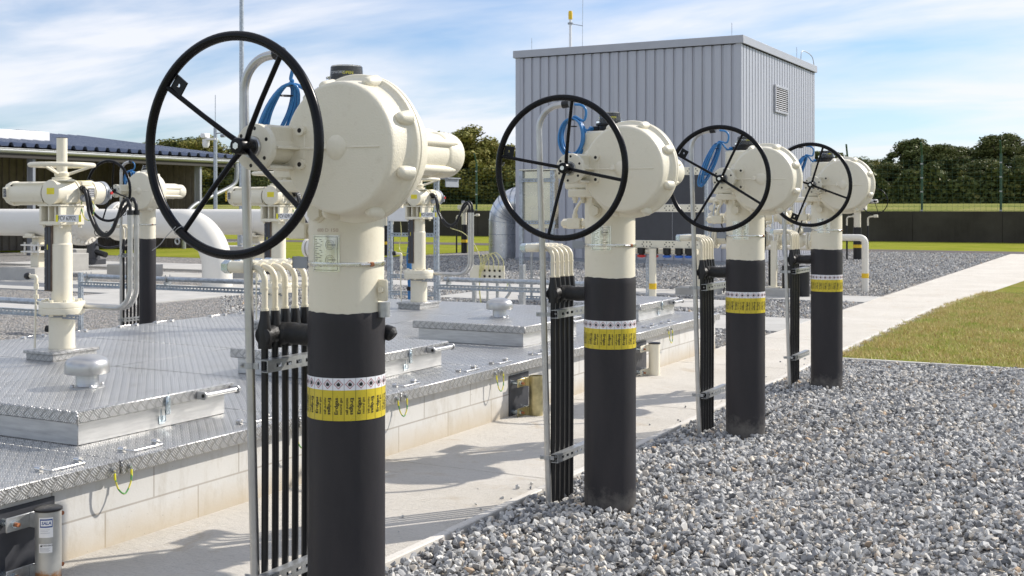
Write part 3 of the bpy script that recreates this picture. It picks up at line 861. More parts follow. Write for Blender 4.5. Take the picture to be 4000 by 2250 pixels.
        b.hexa((bx-.055,y,1.383), (-1,0,0), .019, .022)
        b.lathe([(.015,0),(.021,.008),(.022,.02),(.022,.075),(.019,.082)], (bx-.077,y,1.383), (-1,0,0), 20)
        b.hexa((bx-.158,y,1.383), (-1,0,0), .025, .03, 2)
        b.cyl((bx-.152,y,1.383), (bx-.16,y,1.383), .021, seg=20)
        b.build('vent_pipe', [M_CREAM, M_RUB, M_ZINC], root)
    b = MB()
    P = smooth([(-PR+.02,0,1.14),(-.2,0,1.137),(-.255,-.01,1.142),(-.288,-.03,1.137)], 5)
    b.tube(P, [.041,.0405,.0395,.039,.040,.039,.038,.0405,.041,.04,.039,.04,.042,.042,.04,.036][:len(P)], 18)
    P = smooth([(bx,-.118,1.135),(bx,-.10,1.137),(bx,-.05,1.14),(bx,0,1.135),(bx,.06,1.14),(bx,.11,1.137),(bx,.15,1.135)], 4)
    b.tube(P, [.028]+[.033+.003*math.sin(i*1.3) for i in range(len(P)-2)]+[.024], 16)
    b.build('wrapped_branch', M_TAR, root)
    for z in (1.012, .245):
        b = MB(); b.slotted((bx+.052,-.15,z), .48, .044, .0025, .030, .026, .014, ax=1, up=2, nrm=0, flange=-.038, start=.05)
        for y in YS:
            b.cyl((bx+.013,y,z+.02), (bx+.022,y,z+.02), .005, seg=8)
        b.build('strut_bracket', M_GALVL, root)
    if extra_right:
        b = MB(); b.box((PR-.01,.0,1.272), (PR+.04,.012,1.348), .008); b.hexa((PR+.018,0,1.312), (0,-1,0), .011, .012); b.cyl((PR+.012,.02,1.215),(PR+.012,.02,1.268),.022,seg=20,mat=1)
        b.build('side_bracket', [M_CREAM, M_GALVL], root)
        b = MB(); b.tube([(PR-.05,.085,1.155),(PR-.02,.085,1.153),(PR+.0,.088,1.148),(PR+.010,.09,1.14)], [.024,.028,.028,.016], 16)
        b.build('wrapped_stub', M_TAR, root)
    return root

GV = 'black sleeved gas valve columns in a row'
v1 = make_valve(wheel_deg=54, plate_at=1, extra_right=True)
v2 = make_valve(wheel_deg=79, plate_at=1)
def swap(root, deg, plate):
    """a copy's own handwheel angle"""
    hw = [c for c in kids(root) if c.name.startswith('handwheel')][0]
    # turn about the shaft
    th = -math.radians(deg-79); H = Vector((0,-.545,1.795))
    M_ = Matrix.Translation(H) @ Matrix.Rotation(th, 4, 'Y') @ Matrix.Translation(-H)
    hw.matrix_local = M_
v3 = copy_tree(v2); v4 = copy_tree(v2)
v1.location = (*PX[0], 0); v2.location = (*PX[1], 0); v3.location = (*PX[2], 0); v4.location = (*PX[3], 0)
swap(v3, 60, 1); swap(v4, 160, 1)
tag(v1, 'nearest and largest black sleeved valve column with cream drum and black handwheel', 'valve', GV)
tag(v2, 'second valve column from the front, its white and yellow warning band fully readable', 'valve', GV)
tag(v3, 'third valve column in the row, standing in front of the building corner', 'valve', GV)
tag(v4, 'farthest of the four valve columns, beside the corner of the lawn', 'valve', GV)
v5 = make_valve(PR=.092, with_band=False, wheel_deg=75)
v5.location = (-10.5, 10.4, 0)
tag(v5, 'slim valve column with black handwheel behind the metal covers, near the open shed', 'valve')

vs, fs = fit(text_mesh('600 D 150', .017, .004), .085)
b = MB(); b.add(cyl_map(.1345, vs, .10, 1.522), fs); b.build('stamped_marking', mat('faded_brown_ink', (.50,.38,.27), .6), v1)
# bent aluminium conduits with blue signal cable
def make_conduit():
    o = empty('cable_conduit', (0,0,0)); b = MB()
    b.tube(bend([(0,0,-.06),(0,0,2.135),(.155,0,2.145)], .125, 14), .0165, 20)
    b.build('bent_tube', M_ALU, o)
    b = MB(); b.cyl((.145,0,2.1445), (.185,0,2.1475), .0205, seg=20); b.build('end_grommet', M_RUB, o)
    for z in (1.03,.265):
        b = MB(); b.lathe([(.0165,0),(.0195,0),(.0195,.022),(.0165,.022)], (0,0,z-.011), (0,0,1), 20, False)
        b.box((-.045,-.004,z-.011), (-.017,.0,z+.011)); b.box((.016,-.006,z-.011), (.04,-.002,z+.011))
        b.cyl((-.036,-.014,z), (-.036,.010,z), .003, seg=8); b.hexa((-.036,-.004,z), (0,-1,0), .007, .005)
        b.build('pipe_clamp', M_GALVL, o)
    return o
CP = [(-.305,-.125,'leaning slightly, tallest in the picture, beside the nearest valve column'), (-.298,-.13,'beside the second valve column'), (-.298,-.13,'beside the third valve column'), (-.298,-.13,'beside the farthest valve column of the row')]
c0 = make_conduit()
for i, ((px, py), (dx, dy, lb)) in enumerate(zip(PX, CP)):
    c = c0 if i == 0 else copy_tree(c0)
    c.location = (px+dx, py+dy, 0)
    if i == 0: c.rotation_euler = (0, math.radians(-1.7), 0)
    tag(c, 'bent aluminium conduit '+lb, 'conduit', 'bent aluminium conduits beside the valve columns')
c = copy_tree(c0); c.rotation_euler = (0,0,0); c.location = (-10.5-.3, 10.4-.13, 0)
tag(c, 'bent aluminium conduit beside the slim valve column behind the covers', 'conduit')

def coil(cx, cy, cz, rw, rh, yaw, seed, loops=5, sx=0.0):
    r = random.Random(seed); P = []
    for k in range(loops*16+1):
        t = 2*PI*k/16; j = k//16
        f = 1+(.10 if rw > .06 else .34)*math.sin(j*2.1+seed)+r.uniform(-.02,.02)
        x = rw*f*math.cos(t+PI/2); z = rh*(1+(f-1)*.5)*math.sin(t+PI/2)-rh*(f-1)*.5; y = (j-loops/2)*.009+.004*math.sin(t*1.0+j)
        P.append((cx+x*math.cos(yaw)-y*math.sin(yaw)+sx*(z-rh), cy+x*math.sin(yaw)+y*math.cos(yaw), cz+z))
    return P
cab = [(1.925,.045,.115,.9,'bunched tightly beside the nearest drum', .45), (1.975,.068,.098,0.0,'hanging in open round loops by the second valve column', 0), (1.925,.030,.135,.8,'bunched beside the third valve column', .42), (1.925,.030,.135,.8,'bunched beside the farthest valve column of the row', .42), (1.95,.06,.09,.2,'coiled on the slim valve column near the shed', 0)]
for i, (cz, rw, rh, yaw, lb, xx) in enumerate(cab):
    px, py = PX[i] if i < 4 else (-10.5, 10.4)
    o = empty('signal_cable', (px, py, 0)); tag(o, 'blue cable '+lb, 'cable', 'blue signal cables of the valve columns')
    top = (-.165+xx*.0, -.115, cz+rh)
    ex = -.118 if i else -.175
    b = MB(); b.tube(smooth([(ex-.03,-.128,2.147),(ex+.012,-.128,2.14),(ex+.035,-.125,2.11),(ex+.02,-.12,2.06),(-.15,-.117,cz+rh+.01)]+[top], 6), .0068, 10)
    b.build('lead', M_BLUE, o)
    b = MB(); b.tube(smooth(coil(-.165,-.115,cz,rw,rh,yaw,i+1,5 if i == 1 else 6,xx), 2), .0052 if i == 0 else .0058, 10); b.build('coil', M_BLUE, o)
    b = MB(); b.tube(smooth([top,(-.14,-.10,cz+rh-.004),(-.115,-.06,2.015),(-.10,-.03,2.022),(-.085,-.0,2.024)], 6), .0068, 10); b.cyl((-.105,-.03,2.022),(-.09,-.005,2.024),.0125,seg=6)
    b.build('tail', M_BLUE, o)
    for q in (0, 1):
        b = MB()
        b.tube([(-.165+.022*math.cos(t)-xx*q*.03, -.115+.026*math.sin(t), cz+rh-.006-q*.035) for t in [2*PI*k/14 for k in range(14)]], .0022, 6, closed=True)
        b.build('cable_tie', M_RUB, o)
# tie wire with washer on the nearest wheel
b = MB(); t = math.radians(54+180); c = Vector((0,-.607,1.795))+Vector((math.cos(t),0,math.sin(t)))*.3425+Vector((-.012,0,.01))
b.tube([c+Vector((.019*math.cos(a)*.7,.019*math.sin(a),.019*math.cos(a)*.7)) for a in [2*PI*k/16 for k in range(16)]], .0012, 6, closed=True)
b.tube(smooth([c+Vector((.0,-.018,.012)), c+Vector((-.03,-.03,-.02)), c+Vector((-.055,-.03,-.045)), c+Vector((-.085,-.035,-.065))], 5), .0012, 6)
b.tube([c+Vector((.006+.009*math.cos(a),-.017,-.035+.009*math.sin(a))) for a in [2*PI*k/16 for k in range(16)]], .0028, 6, closed=True)
b.build('tie_wire', M_GALVL, v1)

# ------------------------------------------------------------------ covered pit: block wall, plates, hatches
b = MB(); b.box((-9.04, .6, -.1), (-4.33, 12.93, .333), .004)
tag(b.build('block_wall', M_BLOCK), 'low pale concrete block wall carrying the chequer plate covers', 'wall')
SE = [.6, 2.73, 4.07, 5.41, 6.45, 7.76, 8.9, 10.2, 11.34, 12.96]
pr = empty('cover_plate', (0,0,0))
def plate(x0, y0, x1, y1, z=.41, t=.072, bev=.0045):
    b = MB(); b.box((x0,y0,z-t), (x1,y1,z), bev); return b
def lug(b, x, y, z, dirx=1):
    b.cyl((x-.013,y,z+.012), (x+.013,y,z+.012), .0125, seg=14); b.box((x-.012,y-.010,z-.001), (x+.012,y+.010,z+.008), .001)
    b.cyl((x-.014,y,z+.012), (x+.014,y,z+.012), .006, seg=10)
def handle(x, y0, y1, z, s=1):
    b = MB()
    for y in (y0, y1):
        b.lathe([(.008,0),(.0135,0),(.0135,.034),(.008,.034)], (x-.017*s, y, z+.0135), (s,0,0), 16, True)
        b.box((x-.016,y-.011,z), (x+.016,y+.011,z+.006), .001)
    b.tube(bend([(x,y0,z+.0135),(x+.02*s,y0,z+.012),(x+.062*s,y0+.01,z+.0085),(x+.062*s,y1-.01,z+.0085),(x+.02*s,y1,z+.012),(x,y1,z+.0135)], .012, 4), .0048, 10)
    return b
def wname(i): return ['nearest','second','third','fourth','fifth','sixth','seventh','eighth','ninth'][i]
for i in range(9):
    y0, y1 = SE[i]+.006, SE[i+1]-.006
    for side in (0, 1):
        x0, x1 = ((-6.855, -4.28), (-9.1, -6.865))[side]
        o = empty('cover_plate', ((x0+x1)/2, (y0+y1)/2, .41))
        b = plate(x0-o.location.x, y0-o.location.y, x1-o.location.x, y1-o.location.y, 0, .072)
        b.build('plate_sheet', M_CHEQ, o)
        X = -4.415 if side == 0 else -9.0
        s = 1 if side == 0 else -1
        for q, (ya, yb) in enumerate(((y0+.13, y0+.35), (y1-.35, y1-.13))):
            handle(X-o.location.x, ya-o.location.y, yb-o.location.y, 0, s).build('lift_handle', M_STEEL, o)
        tag(o, ('chequer plate cover on the path side, %s from the front' if side == 0 else 'chequer plate cover on the rear side, %s from the front') % wname(i), 'cover plate', 'aluminium chequer plate covers over the pit')
bpy.data.objects.remove(pr)
def make_hatch():
    o = empty('hatch', (0,0,0)); hx, hy = .53, .535
    b = MB(); b.box((-hx,-hy,0), (hx,hy,.118), .004)
    for a_ in ((-hx-.012,-hy-.012,0),): pass
    b.build('curb', M_BRUSH, o)
    b = MB(); b.box((-hx-.04,-hy-.04,.117), (hx+.04,hy+.04,.182), .007); lid = b.build('lid', M_CHEQ, o)
    # latch
    b = MB(); X = hx+.041; Y = hy-.50
    b.box((X,Y-.016,.075), (X+.012,Y+.016,.165), .002); b.box((X+.002,Y-.013,.16), (X+.01,Y+.013,.172), .002)
    b.cyl((X+.012,Y,.14), (X+.018,Y,.14), .011, seg=16); b.box((X+.004,Y+.001,.165), (X+.007,Y+.008,.195), .001)
    b.box((hx,Y-.022,.02), (hx+.004,Y+.022,.065), .001)
    b.tube(bend([(hx+.012,Y-.016,.1),(hx+.016,Y-.016,.035),(hx+.016,Y+.016,.035),(hx+.012,Y+.016,.1)], .006, 3), .0028, 8)
    b.cyl((X+.006,Y-.016,.09), (X+.006,Y+.016,.09), .006, seg=10)
    b.build('latch', M_ZINC, o)
    # grab bar on two lugs
    b = MB()
    for y in (hy-.27, hy-.0):
        b.box((X-.002,y-.006,.125), (X+.05,y+.006,.168), .004); b.cyl((X+.05,y-.006,.146), (X+.05,y+.006,.146), .0245, seg=8, phase=PI/8)
        b.cyl((X+.05,y-.0085,.146), (X+.05,y-.006,.146), .012, seg=6, mat=1)
    b.cyl((X+.05,hy-.264,.146), (X+.05,hy-.006,.146), .0155, seg=20)
    b.build('grab_bar', [M_BRUSH, M_HOLE], o)
    return o
hp = [(4.735,'nearest hatch, with a mushroom vent on its lid'), (7.125,'second hatch, half hidden behind the nearest valve column'), (9.52,'third hatch, its vent in clear view between the two front columns'), (12.12,'farthest hatch at the end of the covers')]
h0 = make_hatch()
for i, (y, lb) in enumerate(hp):
    h = h0 if i == 0 else copy_tree(h0)
    h.location = (-5.245, y, .4105)
    tag(h, 'raised aluminium '+lb, 'hatch', 'raised access hatches on the covers')
def make_vent():
    o = empty('mushroom_vent', (0,0,0)); b = MB()
    b.lathe([(.095,0),(.095,.006),(.064,.009),(.062,.013),(.062,.085),(.0,.085)], (0,0,0), (0,0,1), 40)
    for k in range(4):
        t = PI/4+k*PI/2+.3; b.lathe([(.011,0),(.011,.008),(.007,.013),(0,.014)], (.082*math.cos(t),.082*math.sin(t),.006), (0,0,1), 12)
    b.build('vent_neck', M_BRUSH, o)
    b = MB(); b.lathe([(.116,.084),(.121,.080),(.1225,.084),(.1215,.12),(.118,.140),(.108,.156),(.088,.168),(.055,.179),(.02,.184),(0,.1845)], (0,0,0), (0,0,1), 48, False)
    b.lathe([(.0,.086),(.116,.084)], (0,0,0), (0,0,1), 48, False)
    b.build('vent_cap', M_ALU, o)
    return o
vp = [(-5.265,4.757,.5925,'on the nearest hatch lid'), (-5.25,7.12,.5925,'on the second hatch lid, hidden behind the column'), (-5.25,9.54,.5925,'on the third hatch lid between the two front columns'), (-5.25,12.1,.5925,'on the farthest hatch lid')]
vt0 = make_vent()
for i, (x, y, z, lb) in enumerate(vp):
    v = vt0 if i == 0 else copy_tree(vt0)
    v.location = (x, y, z); v.rotation_euler.z = i*.7
    tag(v, 'domed aluminium mushroom vent '+lb, 'vent', 'mushroom vents on the hatch lids')
# earthing cables across the seams
for i, y in enumerate(SE[1:9]):
    o = empty('earthing_cable', (-4.28, y, .37)); w_ = .052
    dz = rnd.uniform(-.015,.012); b = MB()
    b.tube(smooth([(.012,-w_,0),(.016,-w_+.002,-.04),(.022,-w_*.7,-.10+dz),(.025,0,-.128+dz),(.022,w_*.7,-.09+dz),(.016,w_-.002,-.035),(.012,w_,0)], 6), .0042, 10)
    b.build('wire_loop', M_YG, o)
    for s in (-1, 1):
        b = MB(); b.cyl((.0,s*w_,.004), (.006,s*w_,.004), .013, seg=16); b.hexa((.006,s*w_,.004), (1,0,0), .010, .008); b.cyl((.012,s*w_,-.004), (.013,s*w_-.0,-.024), .0052, seg=10)
        b.build('lug_bolt', M_GALVL, o)
        b = MB(); b.tube([(.013,s*w_,-.012),(.0155,s*(w_-.001),-.045)], .0055, 10); b.build('yellow_sleeve', M_LABY, o)
    tag(o, 'green and yellow earthing loop bridging the %s seam of the path side covers' % wname(i), 'cable', 'earthing loops along the cover edge')
# davit sleeves on the wall
def make_davit(m1, m2, lettering, cap):
    o = empty('davit_socket', (0,0,0))
    b = MB(); b.box((0,-.16,-.005), (.010,.16,.31), .002); b.build('back_plate', M_DPANEL, o)  # galvanised plate; its shade is put into the dark panel colour
    R = .054; cx = .155
    b = MB(); b.lathe([(R-.006,.305),(R,.305),(R,-.02),(R-.006,-.02)], (cx,0,0), (0,0,1), 40, False)
    b.build('socket_tube', m1, o)
    if cap:
        b = MB(); b.lathe([(0,.318),(.02,.317),(.05,.314),(.0585,.31),(.0585,.302),(.054,.300)], (cx,0,0), (0,0,1), 40); b.build('rubber_cap', M_RUB, o)
    for z in (.225, .0):
        b = MB()
        for s in (-1, 1):
            b.box((cx-.06,s*.13-.006,z), (cx-.052,s*.13+.006,z+.07), .002) if False else None
        b.box((.07,-.15,z), (.078,.13,z+.062), .002); b.box((.078,-.035,z), (cx-.04,-.027,z+.062), .002); b.box((.078,.027,z), (cx-.04,.035,z+.062), .002)
        br = b.build('bracket_arm', m2, o)
        for s in (-1, 1):
            b = MB(); y = s*.115
            b.cyl((.01,y,z+.031), (.07,y,z+.031), .016, seg=16, mat=0); b.hexa((.078,y,z+.031), (1,0,0), .017, .014); b.cyl((.092,y,z+.031), (.112,y,z+.031), .009, seg=14, mat=1)
            b.build('anchor_bolt', [M_ZINC, M_RUST], br)
    if lettering:
        R2 = R+.0012; b = MB(); a0 = .62
        def rot(vs): return [(x+cx, y, z) for x, y, z in vs]
        def patch(u0, u1, z0, z1, mi, rr):
            n = 8; P = []
            for k in range(n+1): P += [(u0+(u1-u0)*k/n, z0), (u0+(u1-u0)*k/n, z1)]
            b.add(rot(cyl_map(rr, P, a0)), [(2*k,2*k+2,2*k+3,2*k+1) for k in range(n)], mi)
        patch(-.027,.033,.195,.28,0,R2); patch(-.022,.031,.238,.274,1,R2+.0005); patch(-.018,.028,.244,.268,0,R2+.0008)
        vs, fs = text_mesh('SALA', .0185, .03); b.add(rot(cyl_map(R2+.0012, [(u*.95+.006+v*.12, v) for u, v in vs], a0, .256)), fs, 1)
        patch(-.027,.03,.13,.168,0,R2)
        vs, fs = text_mesh('WARNING', .0095, .01); b.add(rot(cyl_map(R2+.0006, [(u+.008, v) for u, v in vs], a0, .161)), fs, 2)
        b.add(rot(cyl_map(R2+.0006, [(-.022,.156),(-.012,.156),(-.017,.166)], a0)), [(0,1,2)], 2)
        for k in range(4): patch(-.024,.022-.006*(k % 2),.150-k*.005,.1512-k*.005,3,R2+.0006)
        for k in range(3): patch(-.02,.02-.008*(k % 2),.228-k*.007,.2292-k*.007,3,R2+.0006)
        b.build('sticker', [M_WHITE, M_NAVY, M_INK, M_GREYP], o)
    return o
def m_galv_rust():
    m = mat('galvanised_rusting', (.5,.5,.48), .4, .6); n = N(m); p = n.pos()
    sp = n.n('ShaderNodeSeparateXYZ'); n.l(p, sp.inputs[0])
    f = n.noise(p, 14, 6, .7); g = n.noise(p, 5, 4)
    c = n.ramp(g, [(.3, (.30,.31,.31)), (.7, (.52,.52,.49))])
    k = n.math('MULTIPLY', n.math('MAXIMUM', n.math('SUBTRACT', n.math('ADD', n.math('MULTIPLY', f, .12), -.01), sp.outputs[2]), 0), 40)
    c = n.mix(n.math('MINIMUM', k, .9), c, (.35,.16,.05)); n.color(c)
    return m
M_GR = m_galv_rust()
d1 = make_davit(M_GR, M_GALVL, True, True); d1.location = (-4.33, 3.56, 0)
tag(d1, 'galvanised davit socket with a blue and white sticker, bolted to the wall at bottom left', 'bracket', 'davit sockets on the block wall')
d2 = make_davit(M_YCHROM, M_YCHROM, False, False); d2.location = (-4.33, 8.17, 0)
tag(d2, 'yellow passivated davit socket on the wall, partly behind the second conduit', 'bracket', 'davit sockets on the block wall')
d3 = make_davit(M_CREAM, M_CREAM, False, True); d3.location = (-4.33, 10.66, 0)
tag(d3, 'cream davit socket on the wall between the second and third valve columns', 'bracket', 'davit sockets on the block wall')

# ------------------------------------------------------------------ electric spindle drives
def make_drive(sign_txt, side_txt=None):
    o = empty('electric_valve_drive', (0,0,0))
    b = MB(); b.box((-.15,-.22,0), (.15,.22,.05), .004); b.box((-.165,-.235,.05), (.165,.235,.075), .004)
    b.build('base_box', M_CHEQ, o)
    b = MB(); b.cyl((0,0,.07), (0,0,.36), .099, seg=40); b.lathe([(.099,0),(.101,.01),(.101,.02)], (0,0,.07), (0,0,1), 40)
    b.build('lower_column', M_CREAM, o)
    b = MB(); b.lathe([(.099,.352),(.172,.352),(.174,.356),(.174,.396),(.171,.399),(.171,.402),(.174,.405),(.174,.444),(.171,.448),(.08,.448)], (0,0,0), (0,0,1), 48, False)
    for k in range(8):
        t = 2*PI*(k+.3)/8; b.hexa((.138*math.cos(t),.138*math.sin(t),.448), (0,0,1), .017, .018); b.hexa((.138*math.cos(t),.138*math.sin(t),.352), (0,0,-1), .017, .016)
    b.build('flange', M_CREAM, o)
    b = MB(); b.cyl((0,0,.44), (0,0,.90), .080, seg=40); b.lathe([(.080,.90),(.072,.91),(.072,1.06)], (0,0,0), (0,0,1), 40, False)
    b.build('spindle_pipe', M_CREAM, o)
    b = MB(); b.box((-.10,-.088,.53), (-.02,-.066,1.05), .003, 0); b.box((-.094,-.092,.54), (-.062,-.088,1.04), .001, 1); b.box((-.056,-.092,.54), (-.026,-.088,1.04), .001, 1)
    for k in range(7): b.cyl((-.085,-.094,.58+k*.07), (-.085,-.091,.58+k*.07), .004, seg=8, mat=2)
    b.box((-.062,-.0935,.86), (-.056,-.091,.90), 0, 3)
    b.build('position_scale', [simple_brown, M_DPANEL, M_GALVL, M_LABY], o)
    b = MB(); b.lathe([(.100,.327),(.104,.327),(.104,.34),(.100,.34)], (0,0,0), (0,0,1), 40, False); b.slotted((.09,-.075,.318), .19, .036, .003, .026, .02, .011, ax=0, up=2, nrm=1, flange=.02)
    b.build('strap_bracket', M_GREYP, o)
    b = MB(); b.box((-.12,-.12,1.055), (.12,.12,1.085), .005)
    for x in (-1, 1):
        for y in (-1, 1): b.hexa((x*.095,y*.095,1.055), (0,0,-1), .014, .022)
    b.box((-.12,-.12,1.085), (-.095,.12,1.205), .003); b.box((.095,-.12,1.085), (.12,.12,1.205), .003)
    b.box((-.095,.09,1.085), (.095,.118,1.205), .003); b.cyl((0,0,1.08), (0,0,1.205), .045, seg=24); b.box((-.045,-.1,1.085), (-.028,.0,1.205), .003); b.box((.028,-.1,1.085), (.045,0,1.205), .003)
    b.box((-.13,-.13,1.203), (.13,.13,1.215), .003)
    b.build('yoke', M_CREAM, o)
    # sign
    TM = Matrix.Translation((.195,-.105,1.108)) @ Matrix.Rotation(math.radians(24), 4, 'Z')
    b = MB(); b.box((-.103,-.003,-.028), (.103,0,.028), .001, 0, TM)
    b.box((-.102,-.0042,-.027), (-.083,-.003,.027), 0, 1, TM); b.box((.083,-.0042,-.027), (.102,-.003,.027), 0, 1, TM)
    vs, fs = text_mesh(sign_txt, .050, .006); b.add([TM @ Vector((-.012+u*.62, -.0047, v)) for u, v in vs], fs, 2)
    b.cyl((.16,-.104,1.10),(.10,-.06,1.07),.005,seg=6,mat=3)
    b.build('tag_plate', [M_WHITE, M_LABY, M_INK, M_CREAM], o)
    # actuator: gear case along Y with control unit behind, motor to the left
    zc = 1.312; b = MB()
    b.lathe([(0,-.118),(.092,-.118),(.0965,-.115),(.0985,-.108),(.0985,-.09)], (0,0,zc), (0,1,0), 40)
    b.lathe([(.0985,-.09),(.1,-.05),(.1,.08),(.108,.085),(.108,.10),(.092,.105)], (0,0,zc), (0,1,0), 40, False)
    b.box((-.10,-.06,1.215), (.10,.09,1.32), .02)
    b.box((-.135,-.05,zc-.07), (-.05,.06,zc+.075), .015)
    gc = b.build('gear_case', M_CAST, o)
    b = MB(); b.box((-.035,-.1195,zc-.015), (.05,-.1183,zc+.035), 0, 0)
    for k in range(4): b.box((-.03,-.1199,zc-.009+k*.010), (.044-.01*(k % 2),-.1195,zc-.0065+k*.010), 0, 1)
    b.build('warning_label', [M_LABY, M_YEL], o)
    b = MB(); b.lathe([(.092,.105),(.094,.11),(.094,.26),(.103,.262),(.103,.28),(.092,.285),(.09,.37)], (0,0,zc), (0,1,0), 40, True)
    b.box((-.05,.12,zc+.05), (.085,.24,zc+.096), .01); b.box((.05,.13,zc-.06), (.105,.24,zc+.05), .01)
    cu_ = b.build('control_unit', M_CAST, o)
    b = MB(); b.box((-.03,.13,zc+.0955), (.07,.235,zc+.0975), .0005); b.build('yellow_sticker', M_LABY, o)
    b = MB(); b.box((.105,.17,zc-.035), (.1065,.235,zc+.035), .0003, 0)
    for k in range(4): b.box((.1065,.175,zc-.03+k*.016), (.107,.228,zc-.024+k*.016), 0, 1)
    b.build('rating_plate', [M_DPANEL, M_WINK], o)
    b = MB(); b.lathe([(.092,.37),(.096,.375),(.096,.41),(.085,.425),(.05,.43),(0,.431)], (0,0,zc), (0,1,0), 36); b.box((.0,.39,zc-.05),(.11,.42,zc+.03),.008)
    b.cyl((.02,.43,zc), (.02,.455,zc), .02, seg=16, mat=1); b.cyl((.108,.405,zc+.0),(.122,.405,zc+.0),.012,seg=12,mat=1)
    b.build('selector_cap', [M_GREYP, M_RED], o)
    b = MB(); n = 28; x0, x1 = -.135, -.52
    prof = []
    vs = []; fs = []; K = 80
    for x in (x0, x1):
        for k in range(K):
            t = 2*PI*k/K; top = abs(math.sin(t)) > .55
            r = .078+(.018*(1 if k % 8 < 4 else 0) if top else .014)
            vs.append((x, r*math.cos(t), zc-.005+r*math.sin(t)))
    for k in range(K): fs.append((k, (k+1) % K, K+(k+1) % K, K+k))
    b.add(vs, fs)
    b.lathe([(.075,0),(.09,.01),(.095,.02)], (x0+.03,0,zc-.005), (-1,0,0), 32)
    b.lathe([(.094,-.005),(.100,.0),(.100,.03),(.095,.05),(.088,.062),(0,.064)], (x1,0,zc-.005), (-1,0,0), 32)
    for k in range(4):
        t = PI/4+k*PI/2; b.box((x1-.05,.085*math.cos(t)-.014,zc-.005+.085*math.sin(t)-.014), (x1+.006,.085*math.cos(t)+.014,zc-.005+.085*math.sin(t)+.014), .005)
        b.cyl((x1+.006,.09*math.cos(t),zc-.005+.09*math.sin(t)), (x1+.014,.09*math.cos(t),zc-.005+.09*math.sin(t)), .007, seg=8, mat=1)
    b.box((x1+.002,-.106,zc-.045), (x1-.048,-.09,zc+.045), .006)
    b.build('motor', [M_CAST, M_INK], o)
    b = MB(); b.box((x1+.0,-.1075,zc-.035), (x1-.034,-.1062,zc+.03), .0003, 0)
    for k in range(5): b.box((x1-.004,-.108,zc-.028+k*.011), (x1-.030,-.1075,zc-.026+k*.011), 0, 1)
    b.build('motor_plate', [M_DPANEL, M_WINK], o)
    if side_txt:
        b = MB(); xs = x1-.054; b.box((xs+.011,-.107,zc-.055), (xs-.011,-.1055,zc+.05), .002, 0)
        for k, ch in enumerate(side_txt):
            vs, fs = text_mesh(ch, .023, .012)
            b.add([(xs+v, -.1078, zc+.038-k*.025-u*-1*0-u) for u, v in vs], fs, 1)
        b.build('number_label', [M_YEL, M_INK], o)
    # handwheel
    b = MB(); Rw = .237; zw = 1.53
    b.tube([(Rw*math.cos(2*PI*k/64), Rw*math.sin(2*PI*k/64), zw) for k in range(64)], .0185, 14, closed=True)
    hw = b.build('handwheel', M_CREAM, o)
    for k in range(3):
        t = 2*PI*k/3+.75; d = Vector((math.cos(t), math.sin(t), 0)); b = MB()
        b.tube([d*.04+Vector((0,0,1.455)), d*.13+Vector((0,0,1.487)), d*(Rw-.005)+Vector((0,0,zw-.006))], [.013,.011,.011], 10); b.build('spoke', M_CREAM, hw)
    b = MB(); b.lathe([(.10,1.40),(.10,1.412),(.075,1.415),(.075,1.43),(.05,1.435),(.058,1.45),(.058,1.465),(.045,1.475),(.04,1.48)], (0,0,0), (0,0,1), 36); b.build('hub', M_CREAM, hw)
    b = MB(); b.cyl((0,0,1.47), (0,0,1.745), .041, seg=32); b.cyl((0,0,1.745), (0,0,1.748), .043, seg=32, mat=1); b.build('stem_cover', [M_CREAM, M_RUB], o)
    # glands and hoses into two bent conduits
    G = [(.105,.13,zc+.035), (.105,.165,zc+.01)]
    cx0 = .64
    for j, (gx, gy, gz) in enumerate(G):
        b = MB(); b.cyl((gx-.01,gy-.02,gz), (gx+.02,gy-.04,gz), .021, seg=16); b.hexa((gx+.018,gy-.038,gz), (.8,-.5,0), .024, .02); b.cyl((gx+.03,gy-.046,gz), (gx+.06,gy-.06,gz-.006), .018, seg=16)
        b.build('cable_gland', M_RUB, o)
        y = .10+j*.065; b = MB(); kk = 0
        b.tube(smooth([(gx+.05,gy-.055,gz-.003),(gx+.085,gy-.065,gz-.03),(gx+.10,gy-.06,gz-.10),(gx+.112,gy-.05,gz-.20),(.30+j*.015,.08,zc-.30+j*.012),(.385+j*.01,.08,zc-.345+j*.015),(.465,.085,zc-.30+j*.01),(.52,.09,zc-.19),(.56-j*.0,y-.005,zc-.09),(.60,y,zc-.058+j*.008),(cx0-.006,y,zc-.09),(cx0,y,zc-.15),(cx0,y,zc-.20)], 6), .0135, 12)
        b.build('hose', M_RUB, o)
        b = MB(); b.tube(bend([(.05,y,.405),(cx0,y,.405),(cx0,y,1.155)], .16, 12), .0205, 20); b.cyl((cx0,y,1.135), (cx0,y,1.172), .0245, seg=20, mat=1)
        b.build('conduit_bend', [M_ALU, M_RUB], o)
    b = MB()
    for p, q in (((.285,.075,1.0),.03),((.385,.083,.975),.03),((.54,.11,1.16),.03)):
        b.tube([(p[0]+q*.9*math.cos(t), p[1]+.02, p[2]+q*math.sin(t)) for t in [2*PI*k/12 for k in range(12)]], .003, 6, closed=True)
    b.build('hose_tie', M_RUB, o)
    b = MB(); b.tube(smooth([(.11,.10,zc-.07),(.12,.09,zc-.13),(.15,.09,zc-.20),(.2,.10,zc-.22),(.235,.11,zc-.15),(.22,.115,zc-.08),(.17,.115,zc-.05)], 5), .004, 8); b.build('earth_wire', M_YG, o)
    b = MB(); b.lathe([(0,.0),(.026,0),(.03,.01),(.03,.03)], (.15,.10,zc-.045), (-1,.25,0), 20); b.build('plug_cap', M_GREYP, o)
